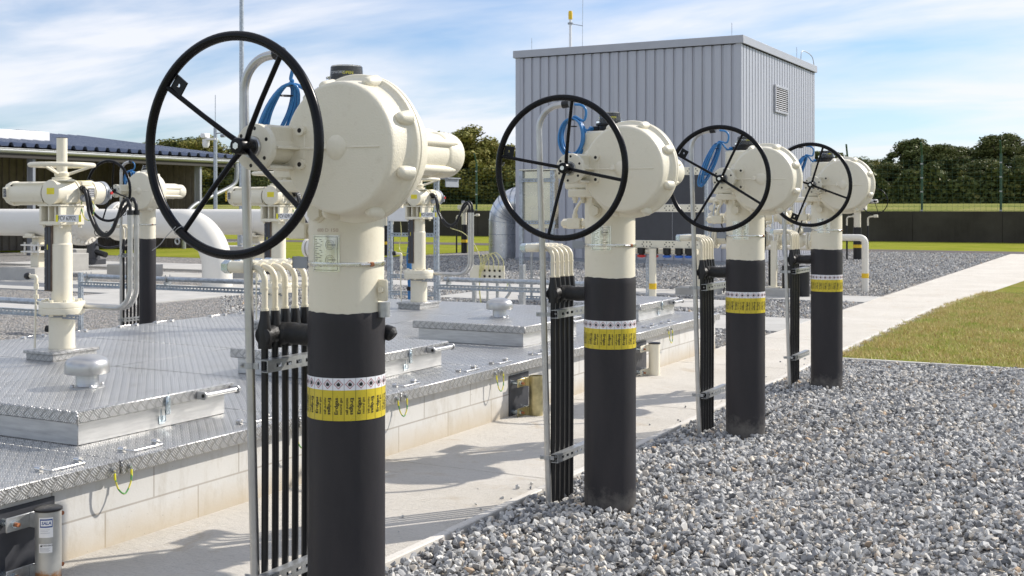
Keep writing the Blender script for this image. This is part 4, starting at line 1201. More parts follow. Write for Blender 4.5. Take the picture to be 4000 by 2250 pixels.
    # sample line
    b = MB(); b.tube(bend([(-.20,-.08,.60),(-.20,-.08,.56),(-.20,-.09,.30),(-.17,-.12,.08)], .02, 3), .0085, 10); b.tube(bend([(-.27,-.085,.645),(-.20,-.08,.645),(-.20,-.08,.55)], .018, 5), .015, 12)
    b.hexa((-.20,-.08,.585),(0,0,-1),.02,.04); b.hexa((-.20,-.08,.50),(0,0,-1),.019,.035); b.box((-.205,-.085,.44),(-.13,-.07,.448)); 
    sl = b.build('sample_line', M_CREAM, o)
    b = MB(); b.lathe([(.012,0),(.024,.008),(.03,.03),(.024,.05),(0,.052)], (-.262,-.084,.645), (-1,0,0), 12); b.build('knob', M_RUB, sl)
    b = MB(); b.tube([(-.095,-.02,.22),(-.14,-.03,.225)], [.022,.028], 12); b.build('side_knob', M_RUB, o)
    return o
simple_brown = simple('brown_stained_steel', (.16,.12,.09), .5, .3, .35, 18, .2)
e1 = make_drive('FCV 63932'); e1.location = (-7.62, 6.63, .41)
e2 = make_drive('FCV 63912', 'P297'); e2.location = (-7.65, 9.32, .41)
e3 = copy_tree(e1); e3.location = (-7.68, 11.96, .41)
ED = 'electric valve drives standing on the covers'
tag(e1, 'electric drive with white FCV 63932 plate and cream handwheel, nearest on the left', 'valve drive', ED)
tag(e2, 'electric drive with the P297 label, seen through the nearest black handwheel', 'valve drive', ED)
tag(e3, 'electric drive right of the nearest valve column, its black hoses in clear view', 'valve drive', ED)

# ------------------------------------------------------------------ racks, rails and cabinets of perforated strut
def strut_post(b, x, y, z0, z1, w_=.05):
    b.slotted((x, y, z0), z1-z0, w_, .003, .028, .022, .014, ax=2, up=0, nrm=1, flange=.04)
    b.slotted((x+w_, y+.003, z0), z1-z0, .045, .003, .028, .022, .014, ax=2, up=1, nrm=0)
def rack_rail(name, x0, x1, y, zt, label, grp):
    o = empty(name, (x0, y, 0)); L = x1-x0
    for x in ((0, L) if L > 1.5 else (0,)):
        b = MB(); strut_post(b, x-.02, 0, -.05, zt+.04); b.build('strut_post', M_GALV, o)
    b = MB(); b.slotted((0,-.006,zt-.14), L, .065, .003, .032, .024, .014, ax=0, up=2, nrm=1, flange=-.04)
    b.build('slotted_rail', M_GALV, o)
    b = MB(); b.tube([(.15 if L > 1 else 0,-.03,zt), (L,-.03,zt)], .029, 18); b.build('cable_tube', M_GALV, o)
    n = max(1, int(L/1.4))
    for k in range(n):
        x = .2+k*1.4; b = MB(); b.lathe([(.029,0),(.033,0),(.033,.03),(.029,.03)], (x,-.03,zt), (1,0,0), 18, False)
        for s in (-1, 1): b.cyl((x+.015,-.03+s*.04,zt-.02), (x+.015,-.03+s*.04,zt+.055), .006, seg=8)
        b.box((x,-.08,zt-.075), (x+.03,.02,zt-.03)); b.build('tube_clamp', M_GALVL, o)
    tag(o, label, 'cable rack', grp); return o
GR = 'galvanised cable racks behind the covers'
rack_rail('cable_rack', -12.55, -9.15, 11.2, .70, 'galvanised slotted rail with tube in front of the slim valve column', GR)
rack_rail('cable_rack', -14.2, -9.35, 8.0, .69, 'galvanised slotted rail with tube at the left edge behind the nearest drive', GR)
rack_rail('cable_rack', -8.7, -6.2, 14.0, .62, 'galvanised slotted rail behind the farthest hatch', GR)
# cabinet frame, centre
o = empty('instrument_frame', (-10.1, 14.85, 0))
for x in (0, .82):
    b = MB(); strut_post(b, x, 0, -.05, 2.0, .07); b.build('strut_post', M_GALV, o)
for z in (1.17, .55, .30):
    b = MB(); b.slotted((.05,-.01,z), .8, .06, .003, .03, .024, .014, ax=0, up=2, nrm=1, flange=-.03); b.build('cross_rail', M_GALV, o)
b = MB(); b.box((.12,-.16,1.40), (.66,-.02,1.86), .008); b.build('junction_box', M_WHITE, o)
for k in range(4):
    b = MB(); x = .44+k*.02; b.tube(smooth([(x,-.09,1.40),(x+.03,-.085,1.2),(x-.03,-.08,.9),(x-.01,-.08,.5),(x,-.08,0)], 6), .011, 8); b.build('blue_cable', M_BLUE, o)
b = MB(); b.tube(smooth([(.30,-.09,1.40),(.31,-.09,1.2),(.28,-.09,1.05),(.34,-.12,.95),(.6,-.12,.9)], 6), .006, 8); b.build('earth_wire', M_YPALE, o)
b = MB(); b.box((.5,-.3,2.02),(1.25,.06,2.035),.002); b.box((1.2,-.3,1.9),(1.215,.06,2.02),.002); b.build('rain_hood', M_GREYP, o)
tag(o, 'slotted steel frame carrying a white junction box and blue cables behind the third drive', 'frame')
# earthing bar with curled wires on steel tubes
o = empty('earthing_bar', (-9.45, 16.2, 0))
b = MB(); b.box((0,0,.46), (.62,.02,.70), .003); 
for i in range(4):
    for j in range(2): b.cyl((.30+.09*i-.03,-.012,.53+.09*j), (.30+.09*i-.03,.0,.53+.09*j), .018, seg=10, mat=1)
b.build('bar_plate', [M_CREAM, M_HOLE], o)
for x, w_ in ((.02,.055),(.28,.03),(.45,.04),(.86,.08)):
    b = MB(); b.box((x,.03,-.05), (x+w_,.03+w_,.45 if x < .8 else .72), .003); b.build('steel_tube', M_GALVL, o)
for k in range(5):
    b = MB(); x = .26+.085*k; b.tube(smooth([(.24,-.03,.0),(.20,-.03,.3),(.20+.01*k,-.05,.6),(.26+.05*k,-.06,.86+.01*k),(x+.02,-.04,.78),(x,-.02,.62)], 6), .0055, 8); b.build('earth_wire', M_YPALE, o)
b = MB(); b.tube(smooth([(-.30,-.1,1.28),(-.05,-.1,1.2),(.15,-.08,1.0),(.24,-.06,.7),(.20,-.05,.3),(.25,-.04,.0)], 8), .0065, 8); b.build('long_earth_wire', M_YPALE, o)
b = MB(); b.tube(smooth([(.7,-.03,.45),(.66,-.04,.34),(.5,-.05,.32),(.35,-.05,.34)], 6), .0055, 8); b.tube(smooth([(.68,.04,.46),(.7,.04,.3),(.6,.04,.15),(.6,.04,-.03)], 6), .022, 8, mat=1); b.build('flex_tail', [M_YG, M_GALVL], o)
tag(o, 'earthing bar with curling green and yellow wires on short steel tubes', 'earthing bar')
# enclosure frame right of the duct
o = empty('cabinet_frame', (-9.68, 18.3, 0))
for x in (0, .60):
    b = MB(); strut_post(b, x, 0, 0, 2.25, .06); b.build('strut_post', M_GALV, o)
for z in (2.05, 1.32, 0.02):
    b = MB(); b.slotted((.0,-.04,z), .72, .06, .003, .035, .024, .016, ax=0, up=2, nrm=1, flange=-.03); b.build('cross_rail', M_GALV, o)
b = MB(); b.box((.03,.05,1.24), (.62,.30,2.24), .008); b.box((.0,-.02,2.25),(.72,.36,2.27),.003); b.build('steel_cabinet', simple('reflecting_sheet', (.62,.58,.48), .25, .8, .1, 2, 0), o)
for x in (.19,.40,.46):
    b = MB(); b.cyl((x,.1,-.02), (x,.1,1.25 if x > .2 else .98), .022 if x < .2 else .012, seg=12); b.build('riser_tube', M_GALVL, o)
tag(o, 'slotted steel frame with a reflecting sheet metal cabinet in front of the building', 'frame')
# gauge rack with dark panels
o = empty('gauge_rack', (-8.85, 19.5, 0)); L = 2.12
for z in (2.17, 1.53, .90):
    b = MB(); b.box((0,-.05,z), (L,0,z+.13), .004)
    for k in range(5):
        for dx in (-.06,0,.06):
            for dz in (.028,.10): b.cyl((.25+k*.42+dx,-.0515,z+dz), (.25+k*.42+dx,-.049,z+dz), .011, seg=8, mat=1)
        for dx in (-.085,.085): b.cyl((.25+k*.42+dx,-.0515,z+.065), (.25+k*.42+dx,-.049,z+.065), .011, seg=8, mat=1)
    b.build('perforated_beam', [M_CREAM, M_HOLE], o)
for z0, z1 in ((1.665,2.165),(1.035,1.525)):
    for x0, x1 in ((0,.70),(.705,1.55),(1.555,L)):
        b = MB(); b.box((x0+.003,-.03,z0), (x1-.003,-.005,z1), .003); b.build('dark_panel', M_DPANEL, o)
for x in (.1, 1.05, L-.02):
    b = MB(); strut_post(b, x, .01, 0, 2.45 if x > 2 else 2.3, .07); b.build('strut_post', M_GALV, o)
for k, (x, c) in enumerate(((.50,0),(.78,0),(.98,0),(1.22,0),(1.46,1),(1.68,1),(1.86,1))):
    b = MB(); b.cyl((x,-.03,.90), (x,-.03,.80), .07, seg=20); b.cyl((x,-.03,.80), (x,-.03,.77), .05, seg=20)
    kb_ = b.build('regulator', M_RUB, o)
    b = MB(); b.lathe([(.045,0),(.075,.012),(.078,.035),(.07,.045)], (x,-.03,.73), (0,0,1), 20); b.build('coloured_cap', (M_RED, M_BLUEK)[c], kb_)
b = MB(); b.cyl((.6,.02,.84), (2.0,.02,.84), .05, seg=16); b.build('manifold_pipe', M_CREAM, o)
tag(o, 'gauge rack with dark panels, perforated cream beams and red and blue caps', 'rack')
def banded_pipe(x, y, r, top, zb, label, cat='pipe'):
    o = empty('standpipe', (x,y,0)); b = MB(); b.cyl((0,0,-.05), (0,0,top), r, seg=24); b.build('pipe_body', M_CREAM, o)
    b = MB(); b.cyl((0,0,zb), (0,0,zb+.10), r+.003, seg=24); b.build('yellow_band', M_YEL, o); return tag(o, label, cat)
banded_pipe(-7.55, 19.2, .062, .90, .20, 'cream standpipe with a yellow band beneath the gauge rack')
# white gooseneck pipe
o = empty('gooseneck_pipe', (-4.79,23.2,0)); b = MB()
b.tube(bend([(0,0,-.05),(0,0,1.03),(-2.6,.0,1.02)], .11, 8), .064, 24); b.tube(bend([(-.7,.5,.80),(-3.0,.5,.80)], .1, 3), .05, 16)
b.build('bent_pipe', M_CREAMW, o)
b = MB(); b.cyl((0,0,.26), (0,0,.35), .067, seg=24); b.build('yellow_band', M_YEL, o)
tag(o, 'white pipe bending down into the gravel, ringed by a yellow band', 'pipe')

# ------------------------------------------------------------------ metering skid behind posts three and four
o = empty('metering_skid', (-6.95, 21.9, 0)); rr = random.Random(4)
for x0, y0 in ((-.4,-.9),(.9,-.5),(1.5,.5)):
    b = MB(); b.box((x0-.35,y0-.3,-.05), (x0+.35,y0+.3,.14), .01); b.build('footing', M_CONC2, o)
    b = MB(); b.box((x0-.05,y0-.05,.14), (x0+.05,y0+.05,1.0), .004); b.box((x0-.12,y0-.12,.14), (x0+.12,y0+.12,.16), .002); b.build('support_leg', M_CREAM, o)
for z, r, y in ((1.0,.09,-.1),(1.42,.07,.2),(1.75,.05,.0)):
    b = MB(); b.cyl((-1.0,y,z), (1.8,y,z), r, seg=20)
    for k in range(5):
        x = -.9+k*.6+rr.uniform(-.1,.1)
        for dx in (0,.045):
            b.cyl((x+dx,y,z), (x+dx+.035,y,z), r*1.9, seg=24)
        for q in range(8):
            t = 2*PI*q/8; b.cyl((x-.02,y+r*1.55*math.cos(t),z+r*1.55*math.sin(t)), (x+.10,y+r*1.55*math.cos(t),z+r*1.55*math.sin(t)), .012, seg=6)
    b.build('flanged_pipe', M_CREAM, o)
for k in range(8):
    x = -.7+k*.33; z = (1.0,1.42)[k % 2]; b = MB()
    b.ball((x,-.1,z), .13, 14, (.9,.9,1)); b.cyl((x,-.1,z), (x,-.1,z+.35), .03, seg=12); b.cyl((x,-.25,z+.18), (x,.05,z+.18), .06, seg=16); b.cyl((x-.02,-.1,z+.3),(x+.12,-.1,z+.34),.03,seg=10)
    b.build('body_valve', M_CREAM, o)
for k in range(6):
    x = -.4+k*.38; b = MB(); b.cyl((x,-.3,1.2), (x,-.26,1.2), .06, seg=20); b.cyl((x,-.28,1.0), (x,-.28,1.2), .012, seg=8); b.cyl((x,-.304,1.2),(x,-.30,1.2),.05,seg=20,mat=1); b.build('gauge', [M_STEEL, M_WHITE], o)
for k in range(11):
    x = -.6+k*.24; b = MB(); b.tube(smooth([(x,-.3,.0),(x+rr.uniform(-.1,.1),-.3,.5),(x+rr.uniform(-.1,.1),-.3,.9),(x+rr.uniform(-.2,.2),-.25,1.3+rr.uniform(0,.5))], 5), .014, 8); b.build('impulse_line', (M_STEEL, M_GALV, M_RUB)[k % 3], o)
for x in (-.9,.2,1.0,1.75):
    b = MB(); b.box((x,.25,0), (x+.06,.31,2.05), .003); b.build('frame_post', M_GALVL, o)
for x in (.15,1.15,1.45):
    b = MB(); b.cyl((x,-.5,-.05), (x,-.5,.55), .10, seg=20); b.build('black_riser', M_RUB, o)
tag(o, 'cluster of cream flanged pipes, valves and gauges behind the third and fourth columns', 'pipework')
def small_post(x, y, r, label, zb=.36, top=1.5, wheel=False, box=True):
    o = empty('banded_valve_post', (x,y,0))
    b = MB(); b.cyl((0,0,-.05), (0,0,1.0), r, seg=24); b.build('black_sleeve', M_RUB, o)
    b = MB(); b.cyl((0,0,zb), (0,0,zb+.1), r+.004, seg=24); b.build('yellow_band', M_YEL, o)
    b = MB(); b.cyl((0,0,1.0), (0,0,top), r*.85, seg=24); b.lathe([(r*1.5,top),(r*1.5,top+.03)], (0,0,0), (0,0,1), 20)
    b.build('cream_pipe', M_CREAM, o)
    if box:
        b = MB(); b.box((-.22,-.12,top+.03), (.16,.12,top+.20), .02); b.lathe([(.09,0),(.09,.16),(.06,.2)], (.15,0,top+.11), (1,0,0), 20); b.cyl((-.05,0,top+.2), (-.05,0,top+.28), .05, seg=16); b.build('actuator', M_CREAM, o)
        b = MB(); b.cyl((-.05,0,top+.28), (-.05,0,top+.36), .06, .05, seg=16); b.build('indicator', M_GREYP, o)
    for s in (-1, 1):
        b = MB(); b.tube(bend([(s*.32,0,-.04),(s*.32,0,1.32),(s*.32+.22,0,1.34)], .08, 5), [.024]*2+[.024]*6, 10); b.build('vent_tube', M_CREAM, o)
        b = MB(); b.cyl((s*.32,0,-.04), (s*.32,0,1.05), .029, seg=12); b.cyl((s*.32+.18,0,1.34), (s*.32+.3,0,1.35), .045, seg=12, mat=1); b.build('vent_sleeve', [M_RUB, M_CREAM], o)
    if wheel:
        b = MB(); b.tube([(.62+.39*math.cos(2*PI*k/48), -.5, 1.80+.39*math.sin(2*PI*k/48)) for k in range(48)], .014, 10, closed=True)
        for k in range(4):
            t = .3+k*PI/2; b.cyl((.62,-.5,1.80), (.62+.38*math.cos(t),-.5,1.80+.38*math.sin(t)), .010, seg=8)
        b.cyl((.62,-.52,1.80),(.62,-.3,1.80),.03,seg=12)
        b.build('handwheel', M_BLACK, o)
        b = MB(); b.box((-.12,-.2,1.52),(.28,.12,1.88),.03); b.lathe([(.0,-.06),(.11,-.05),(.13,0),(.13,.2),(.08,.26)], (.1,-.2,1.74), (0,1,0), 24); b.box((.2,-.3,1.74),(.66,-.1,1.86),.03); b.build('gear_head', M_CREAMW, o)
    return tag(o, label, 'valve', 'distant banded valve posts')
small_post(-21.7, 36.8, .11, 'distant black post with a yellow band left of the silver duct')
small_post(-22.8, 33.4, .10, 'distant yellow banded post behind the slotted frame of the white junction box')
small_post(-8.0, 37.6, .125, 'distant banded valve post with its own black handwheel beside the farthest drum', wheel=True, box=False)
small_post(-7.25, 24.2, .10, 'black post with a yellow band inside the cluster of flanged pipes', zb=.28, box=False)

# ------------------------------------------------------------------ big white pipes
def big_pipe(name, path, r, br, label, mat_=M_CREAMW, flange=None, bandx=None, grp=None):
    o = empty(name, path[0]); p0 = Vector(path[0]); b = MB()
    P = [Vector(p)-p0 for p in path]
    b.tube(bend(P, br, 16) if len(P) > 2 else P, r, 40); b.build('pipe_run', mat_, o)
    if flange:
        for x in flange:
            c = Vector((x, path[0][1], path[0][2]))-p0; b = MB()
            b.lathe([(r,-.35),(r*1.15,-.28),(r*1.5,-.1),(r*1.62,-.03),(r*1.62,.06)], c, (1,0,0), 40, False)
            b.lathe([(r*1.62,.06),(r*1.62,.14),(r*1.1,.2),(r,.3)], c, (1,0,0), 40, False)
            for k in range(24):
                t = 2*PI*k/24; q = c+Vector((0, math.cos(t)*r*1.4, math.sin(t)*r*1.4)); b.hexa(q+Vector((.10,0,0)), (1,0,0), .045, .10)
            b.build('bolted_flange', mat_, o)
    if bandx:
        b = MB(); c = Vector((bandx, path[0][1], path[0][2]))-p0
        b.lathe([(r+.004,0),(r+.004,.10)], c, (1,0,0), 40, False); b.build('yellow_band', simple('ochre_band', (.50,.36,.08), .5, 0, .1, 10, 0), o)
    return tag(o, label, 'pipe', grp)
big_pipe('gas_pipe', [(-40,18.5,1.27),(-16.75,18.5,1.27),(-16.75,18.5,-.1)], .305, .92, 'thick white gas pipe whose elbow turns down into the concrete path', flange=[-20.7], bandx=-18.55)
big_pipe('gas_pipe', [(-30,21.45,1.27),(-15.65,21.45,1.27),(-15.65,21.45,-.1)], .30, .9, 'thick white gas pipe running behind the elbow pipe', flange=[-22.6])
def pipe_support(x, y, label):
    o = empty('pipe_support', (x,y,0))
    b = MB(); b.box((-.75,-.45,-.05), (.40,.45,.27), .012); b.build('footing', M_CONC2, o)
    b = MB(); b.box((-.13,-.12,.27), (.13,.12,.60), .005); b.build('column', M_CREAM, o)
    b = MB()
    for z in (.60,.75): b.box((-.30,-.25,z), (.30,.25,z+.035), .004)
    for sx_ in (-1,0,1):
        for sy in (-1, 1): b.cyl((sx_*.22,sy*.2,.55), (sx_*.22,sy*.2,.83), .022, seg=8)
    b.build('base_plate', M_CREAMW, o)
    b = MB(); b.box((-.11,-.1,.785), (.11,.1,.95), .004); b.box((-.2,-.28,.93),(.2,.28,.975),.01); b.box((-.12,-.3,.95),(.12,-.2,1.03),.01); b.build('saddle', M_CREAM, o)
    return tag(o, label, 'support', 'concrete footed pipe supports')
pipe_support(-22.0, 18.5, 'pipe support on a concrete footing left of the nearest drive')
pipe_support(-27.5, 18.5, 'pipe support on a concrete footing farther along the elbow pipe')
pipe_support(-18.2, 21.45, 'pipe support under the rear white pipe beside the elbow')
def cblock(x, y, sx_, sy, sz, label, rz=0, sign=False):
    o = empty('concrete_block', (x,y,0), rz); b = MB(); b.box((-sx_/2,-sy/2,-.05), (sx_/2,sy/2,sz), .012); b.build('block_body', M_CONC2, o)
    if sign: b = MB(); b.cyl((-.1,-sy/2-.003,sz*.5), (-.1,-sy/2,sz*.5), .08, seg=3); b.build('yellow_mark', M_YEL, o)
    return tag(o, label, 'block', 'concrete blocks beneath the white pipes')
cblock(-25.0, 21.8, 1.1, .7, .42, 'concrete block with a faint yellow mark under the white pipe', sign=True)
cblock(-20.9, 20.3, 1.2, .6, .28, 'flat concrete block in front of the slim valve column')
cblock(-26.6, 23.4, .7, .7, .45, 'squarish concrete block beside the dark pump behind the pipe flange')
cblock(-22.9, 26.5, 1.9, .8, .50, 'long brown grey concrete block left of the white elbow')
o = empty('pump', (-25.9,23.6,0)); b = MB(); b.box((-.25,-.25,0),(.25,.25,.18),.01); b.cyl((0,0,.15),(0,0,.75),.2,.12,seg=20); b.cyl((0,0,.7),(0,0,1.0),.1,seg=16); b.build('pump_body', M_DPANEL, o)
b = MB(); b.cyl((.05,0,.4),(.5,0,.3),.08,seg=14); b.tube(smooth([(.1,0,.6),(.6,0,.5),(1.3,.1,.62),(1.6,.1,.62)],4),.03,8); b.build('pump_outlet', M_RUB, o)
tag(o, 'dark pump under the bolted flange of the elbow pipe', 'pump')
o = empty('marker_post', (-25.2,19.7,0))
for k in range(4): b = MB(); b.cyl((0,0,.22*k),(0,0,.22*(k+1)),.055,seg=16); b.build('stripe', (M_YEL,M_RUB)[k % 2], o)
tag(o, 'yellow and black striped post under the white pipe at the left edge', 'post')
o = empty('terminal_box', (-19.8,22.3,0)); b = MB(); b.box((0,0,.18),(.6,.3,.52),.012); b.build('box_body', M_CREAM, o)
b = MB(); b.slotted((-.02,-.06,.40), .8, .05, .003, .03, .02, .014, flange=.03)
for x in (0,.72): b.box((x,-.05,-.03),(x+.045,-.01,.45),.002)
b.build('strut_stand', M_GALV, o)
for x in (.3,.55): b = MB(); b.cyl((x,-.12,.12),(x-.12,-.02,.36),.03,seg=12); b.build('inclined_tube', M_GALVL, o)
tag(o, 'small cream terminal box on a strut stand left of the white elbow', 'box')
o = empty('vent_gooseneck', (-9.75,6.8,0)); b = MB(); b.tube(bend([(-.3,0,1.22),(.14,0,1.22),(.14,0,.0)],.05,5),.05,16); b.build('gooseneck_tube', M_CREAMW, o); b = MB(); b.cyl((.14,0,1.05),(.14,0,1.12),.06,seg=16); b.build('collar', M_GREYP, o)
o.location = (-11.05,7.35,-.08)
tag(o, 'white gooseneck pipe end peeping in at the left edge', 'pipe')
# small bolted valve seen left of nearest column
o = empty('bolted_valve', (-14.55,19.3,.0)); b = MB(); b.cyl((-.55,0,.79),(.9,0,.79),.12,seg=24)
for x in (-.52,-.42,-.22,-.08,.45,.6): b.cyl((x,0,.79),(x+.06,0,.79),.20,seg=28)
b.ball((-.22,0,.79),.20,18); b.cyl((-.2,0,.79),(-.2,0,1.1),.045,seg=12); b.build('valve_body', M_CREAMW, o)
b = MB(); b.cyl((-.3,0,1.1),(-.12,-.06,1.13),.05,seg=12); b.build('stem_head', M_GALVL, o)
b = MB(); b.cyl((-.2,0,-.05),(-.2,0,.62),.07,seg=14); b.cyl((.8,0,-.05),(.8,0,.7),.07,seg=14); b.build('support_leg', M_CREAM, o)
tag(o, 'low white flanged ball valve just left of the nearest column', 'valve')

# ------------------------------------------------------------------ masts
o = empty('lamp_mast', (-22.9,26.3,0)); b = MB(); b.tube([(0,0,-.1),(0,0,5),(0,0,12)], [.075,.066,.055], 16); b.build('mast_tube', M_GALV, o)
b = MB(); b.box((-.15,-.15,0),(.15,.15,.03),.003); b.box((-.08,-.09,.5),(.08,-.065,1.0),.004); b.build('base_door', M_GALV, o)
b = MB(); b.box((-.6,-.15,12.0),(.6,.15,12.1),.02); b.build('lamp_head', M_GREYP, o)
tag(o, 'tall grey lighting mast rising past the nearest handwheel', 'mast')
o = empty('camera_mast', (-27.7,30.5,0)); b = MB(); b.tube([(0,0,-.1),(0,0,4.3)], [.075,.06], 14); b.build('mast_tube', M_GALV, o)
b = MB(); b.tube([(0,0,4.2),(0,0,5.4)], .012, 6); b.build('lightning_rod', M_GALV, o)
b = MB(); b.box((-.45,-.08,3.88),(.05,.08,3.95),.01); b.lathe([(.12,0),(.12,.2),(.08,.28),(0,.3)], (-.42,0,3.92), (0,0,-1), 16); b.box((-.5,-.2,3.95),(-.3,.1,4.12),.03); b.build('dome_camera', M_WHITE, o)
b = MB(); b.cyl((0,0,4.1),(.3,0,4.12),.02,seg=8); b.cyl((.26,0,4.02),(.42,0,4.02),.06,seg=12); b.build('side_camera', M_GREYP, o)
tag(o, 'slim mast with security cameras and a lightning rod above the shed roof', 'mast')

# ------------------------------------------------------------------ grey hall
BX0, BX1, BY0, BY1, BH = -17.1, -10.0, 32.1, 40.3, 6.28
def corrugated(n0, L, H, pitch, groove, depth, fr):
    """vertical profile sheet: list of (s, d) across L"""
    pts = []; s = 0; k = 0
    a = (pitch-groove)/2
    while s < L-1e-6:
        for ds, d in ((0,0),(a,0),(a+.02,depth),(a+groove-.02,depth),(a+groove,0)):
            if s+ds <= L: pts.append((s+ds, d))
        s += pitch
    pts.append((L, 0)); return pts
hall = empty('grey_hall', (BX0,BY0,0)); W_, D_ = BX1-BX0, BY1-BY0
def wallsheet(o3, dirv, nin, L, z0, z1, pitch=.285, groove=.09, depth=.045):
    pts = corrugated(0, L, 0, pitch, groove, depth, 0); vs = []; fs = []
    d = Vector(dirv); n = Vector(nin)
    for s, dd in pts:
        p = Vector(o3)+d*s+n*dd
        vs += [(p.x,p.y,z0), (p.x,p.y,z1)]
    for i in range(len(pts)-1): fs.append((2*i,2*i+2,2*i+3,2*i+1))
    return vs, fs
b = MB(); b.add(*wallsheet((.15,0,0),(1,0,0),(0,1,0),W_-.3,.10,BH-.12)); b.box((0,-.01,.0),(.15,.06,BH-.1),0); b.box((W_-.15,-.01,0),(W_+.01,.06,BH-.1),0); b.build('front_wall', M_CLAD, hall)
b = MB(); b.add(*wallsheet((W_,.06,0),(0,1,0),(-1,0,0),D_-.15,.10,BH-.12)); b.box((W_-.06,D_-.1,0),(W_+.008,D_+.0,BH-.1),0); b.build('side_wall', M_CLAD, hall)
b = MB(); b.box((.05,.07,.05),(W_-.07,D_-.1,BH-.15),0); b.build('inner_wall', M_CLAD, hall)
b = MB(); b.add(*wallsheet((0,D_,0),(0,-1,0),(1,0,0),D_,.10,BH-.12)); b.build('rear_side_wall', M_CLAD, hall)
b = MB(); b.box((-.02,-.03,-.05),(W_+.02,D_+.02,.09),.004); b.build('plinth', M_GREYP, hall)
b = MB(); b.box((-.06,-.07,BH-.10),(W_+.08,-.02,BH+.12),.004); b.box((W_+.03,-.02,BH-.10),(W_+.08,D_+.06,BH+.12),.004); b.box((-.06,-.02,BH-.1),(-.01,D_+.06,BH+.12),.004); b.box((-.01,D_+.01,BH-.1),(W_+.03,D_+.06,BH+.12),.004)
b.build('roof_edge', M_TRIM, hall)
b = MB(); b.box((0,0,BH-.02),(W_,D_,BH+.04),0); b.build('roof', M_GREYP, hall)
b = MB(); y0, y1, z0, z1 = 3.25, 4.72, 4.5, 5.33
for a_, c_ in (((y0,z0),(y1,z0+.07)),((y0,z1-.07),(y1,z1)),((y0,z0+.07),(y0+.08,z1-.07)),((y1-.08,z0+.07),(y1,z1-.07))): b.box((W_+.0,a_[0],a_[1]),(W_+.06,c_[0],c_[1]),.004)
lv = b.build('louvre', M_TRIM, hall)
b = MB()
for k in range(11):
    z = z0+.10+k*.062; b.add([(W_+.055,y0+.08,z),(W_+.055,y1-.08,z),(W_+.01,y1-.08,z+.045),(W_+.01,y0+.08,z+.045),(W_+.05,y0+.08,z-.008),(W_+.05,y1-.08,z-.008)], [(0,1,2,3),(4,5,1,0)])
b.box((W_+.0,y0+.08,z0+.07),(W_+.004,y1-.08,z1-.07),0,1)
b.build('blade', [M_TRIM, M_HOLE], lv)
for x, y in ((.5,.1),(W_-.3,.1),(W_+.0,5.9)):
    b = MB(); b.cyl((x,y,BH+.1),(x,y,BH+.5),.008,seg=6); b.build('lightning_rod', M_GALV, hall)
b = MB(); b.tube(smooth([(W_,6.4,BH+.1),(W_,6.6,BH+.45),(W_,7.8,BH+.42),(W_+.02,8.1,BH+.1)],4),.013,8); b.build('ladder_rail', M_GALVL, hall)
tag(hall, 'windowless grey ribbed metal hall with a louvre high on its sunlit side', 'building')
o = empty('antenna_mast', (-16.15,34,BH)); b = MB(); b.cyl((0,0,.0),(0,0,1.35),.045,.04,seg=16); b.build('mast_tube', M_WHITE, o)
b = MB(); b.lathe([(.045,1.28),(.063,1.29),(.066,1.32),(.066,1.50),(.055,1.55),(0,1.56)], (0,0,0), (0,0,1), 20); b.build('yellow_head', M_YEL, o)
b = MB(); b.cyl((0,0,1.13),(0,0,1.18),.085,seg=16); b.cyl((0,0,1.15),(.40,.05,1.06),.012,seg=8); b.build('clamp_arm', M_GREYP, o)
b = MB(); b.cyl((.39,.05,-.2),(.42,.05,3.4),.008,seg=6); b.build('lightning_rod', M_GALV, o)
tag(o, 'white antenna mast with a yellow head on the hall roof', 'antenna')
# silver insulated duct
o = empty('silver_duct', (-18.15,33.3,0)); b = MB(); R = .50
P = bend([(0,0,-.05),(0,0,1.78),(1.06,0,1.78)], .62, 6)
b.tube([(0,0,-.05),(0,0,.6)]+P[1:], R, 32); b.build('duct_body', M_FOIL, o)
b = MB()
for p, q in zip(P[1:8], P[2:9]):
    d = (q-p).normalized(); b.lathe([(R,0),(R+.012,.0),(R+.012,.02),(R,.02)], p, d, 32, False)
b.lathe([(R,0),(R+.012,0),(R+.012,.02),(R,.02)], (0,0,.75), (0,0,1), 32, False)
b.build('duct_seam', M_GALV, o)
tag(o, 'fat silver insulated duct elbow at the left side of the hall', 'duct')

# ------------------------------------------------------------------ open shed on the left
shed = empty('open_shed', (-33.5,12,-.28)); L = 26.3
GX = 0
b = MB(); b.lathe([(.10,0),(.10,L)], (GX,0,3.80), (0,1,0), 12); b.box((GX-.12,0,3.84),(GX+.11,L,3.88),.01); b.build('gutter', M_GALVL, shed)
b = MB(); vs = []; fs = []; n = int(L/.52)
def zr(x): return 3.95+(-x)*.12
pts = []
for k in range(n):
    y = k*.52; pts += [(y,0),(y+.27,0),(y+.33,.13),(y+.44,.13),(y+.50,0)]
for y, d in pts:
    vs += [(.12,y,zr(.12)+d), (-9,y,zr(-9)+d)]
for i in range(len(pts)-1): fs.append((2*i,2*i+2,2*i+3,2*i+1))
b.add(vs, fs); b.build('roof', M_ROOFB, shed)
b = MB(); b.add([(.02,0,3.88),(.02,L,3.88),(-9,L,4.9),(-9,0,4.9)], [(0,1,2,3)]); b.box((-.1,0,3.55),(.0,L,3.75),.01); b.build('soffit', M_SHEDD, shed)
b = MB(); b.add(*wallsheet((-5,0,0),(0,1,0),(-1,0,0),L-2.2,0,4.4,.33,.12,.06)); b.add(*wallsheet((-6,L-2.2,0),(1,0,0),(0,1,0),5.6,0,3.9,.33,.12,.06)); b.add(*wallsheet((-6,0,0),(1,0,0),(0,1,0),5.6,0,3.9,.33,.12,.06)); b.build('back_wall', M_SHEDW, shed)
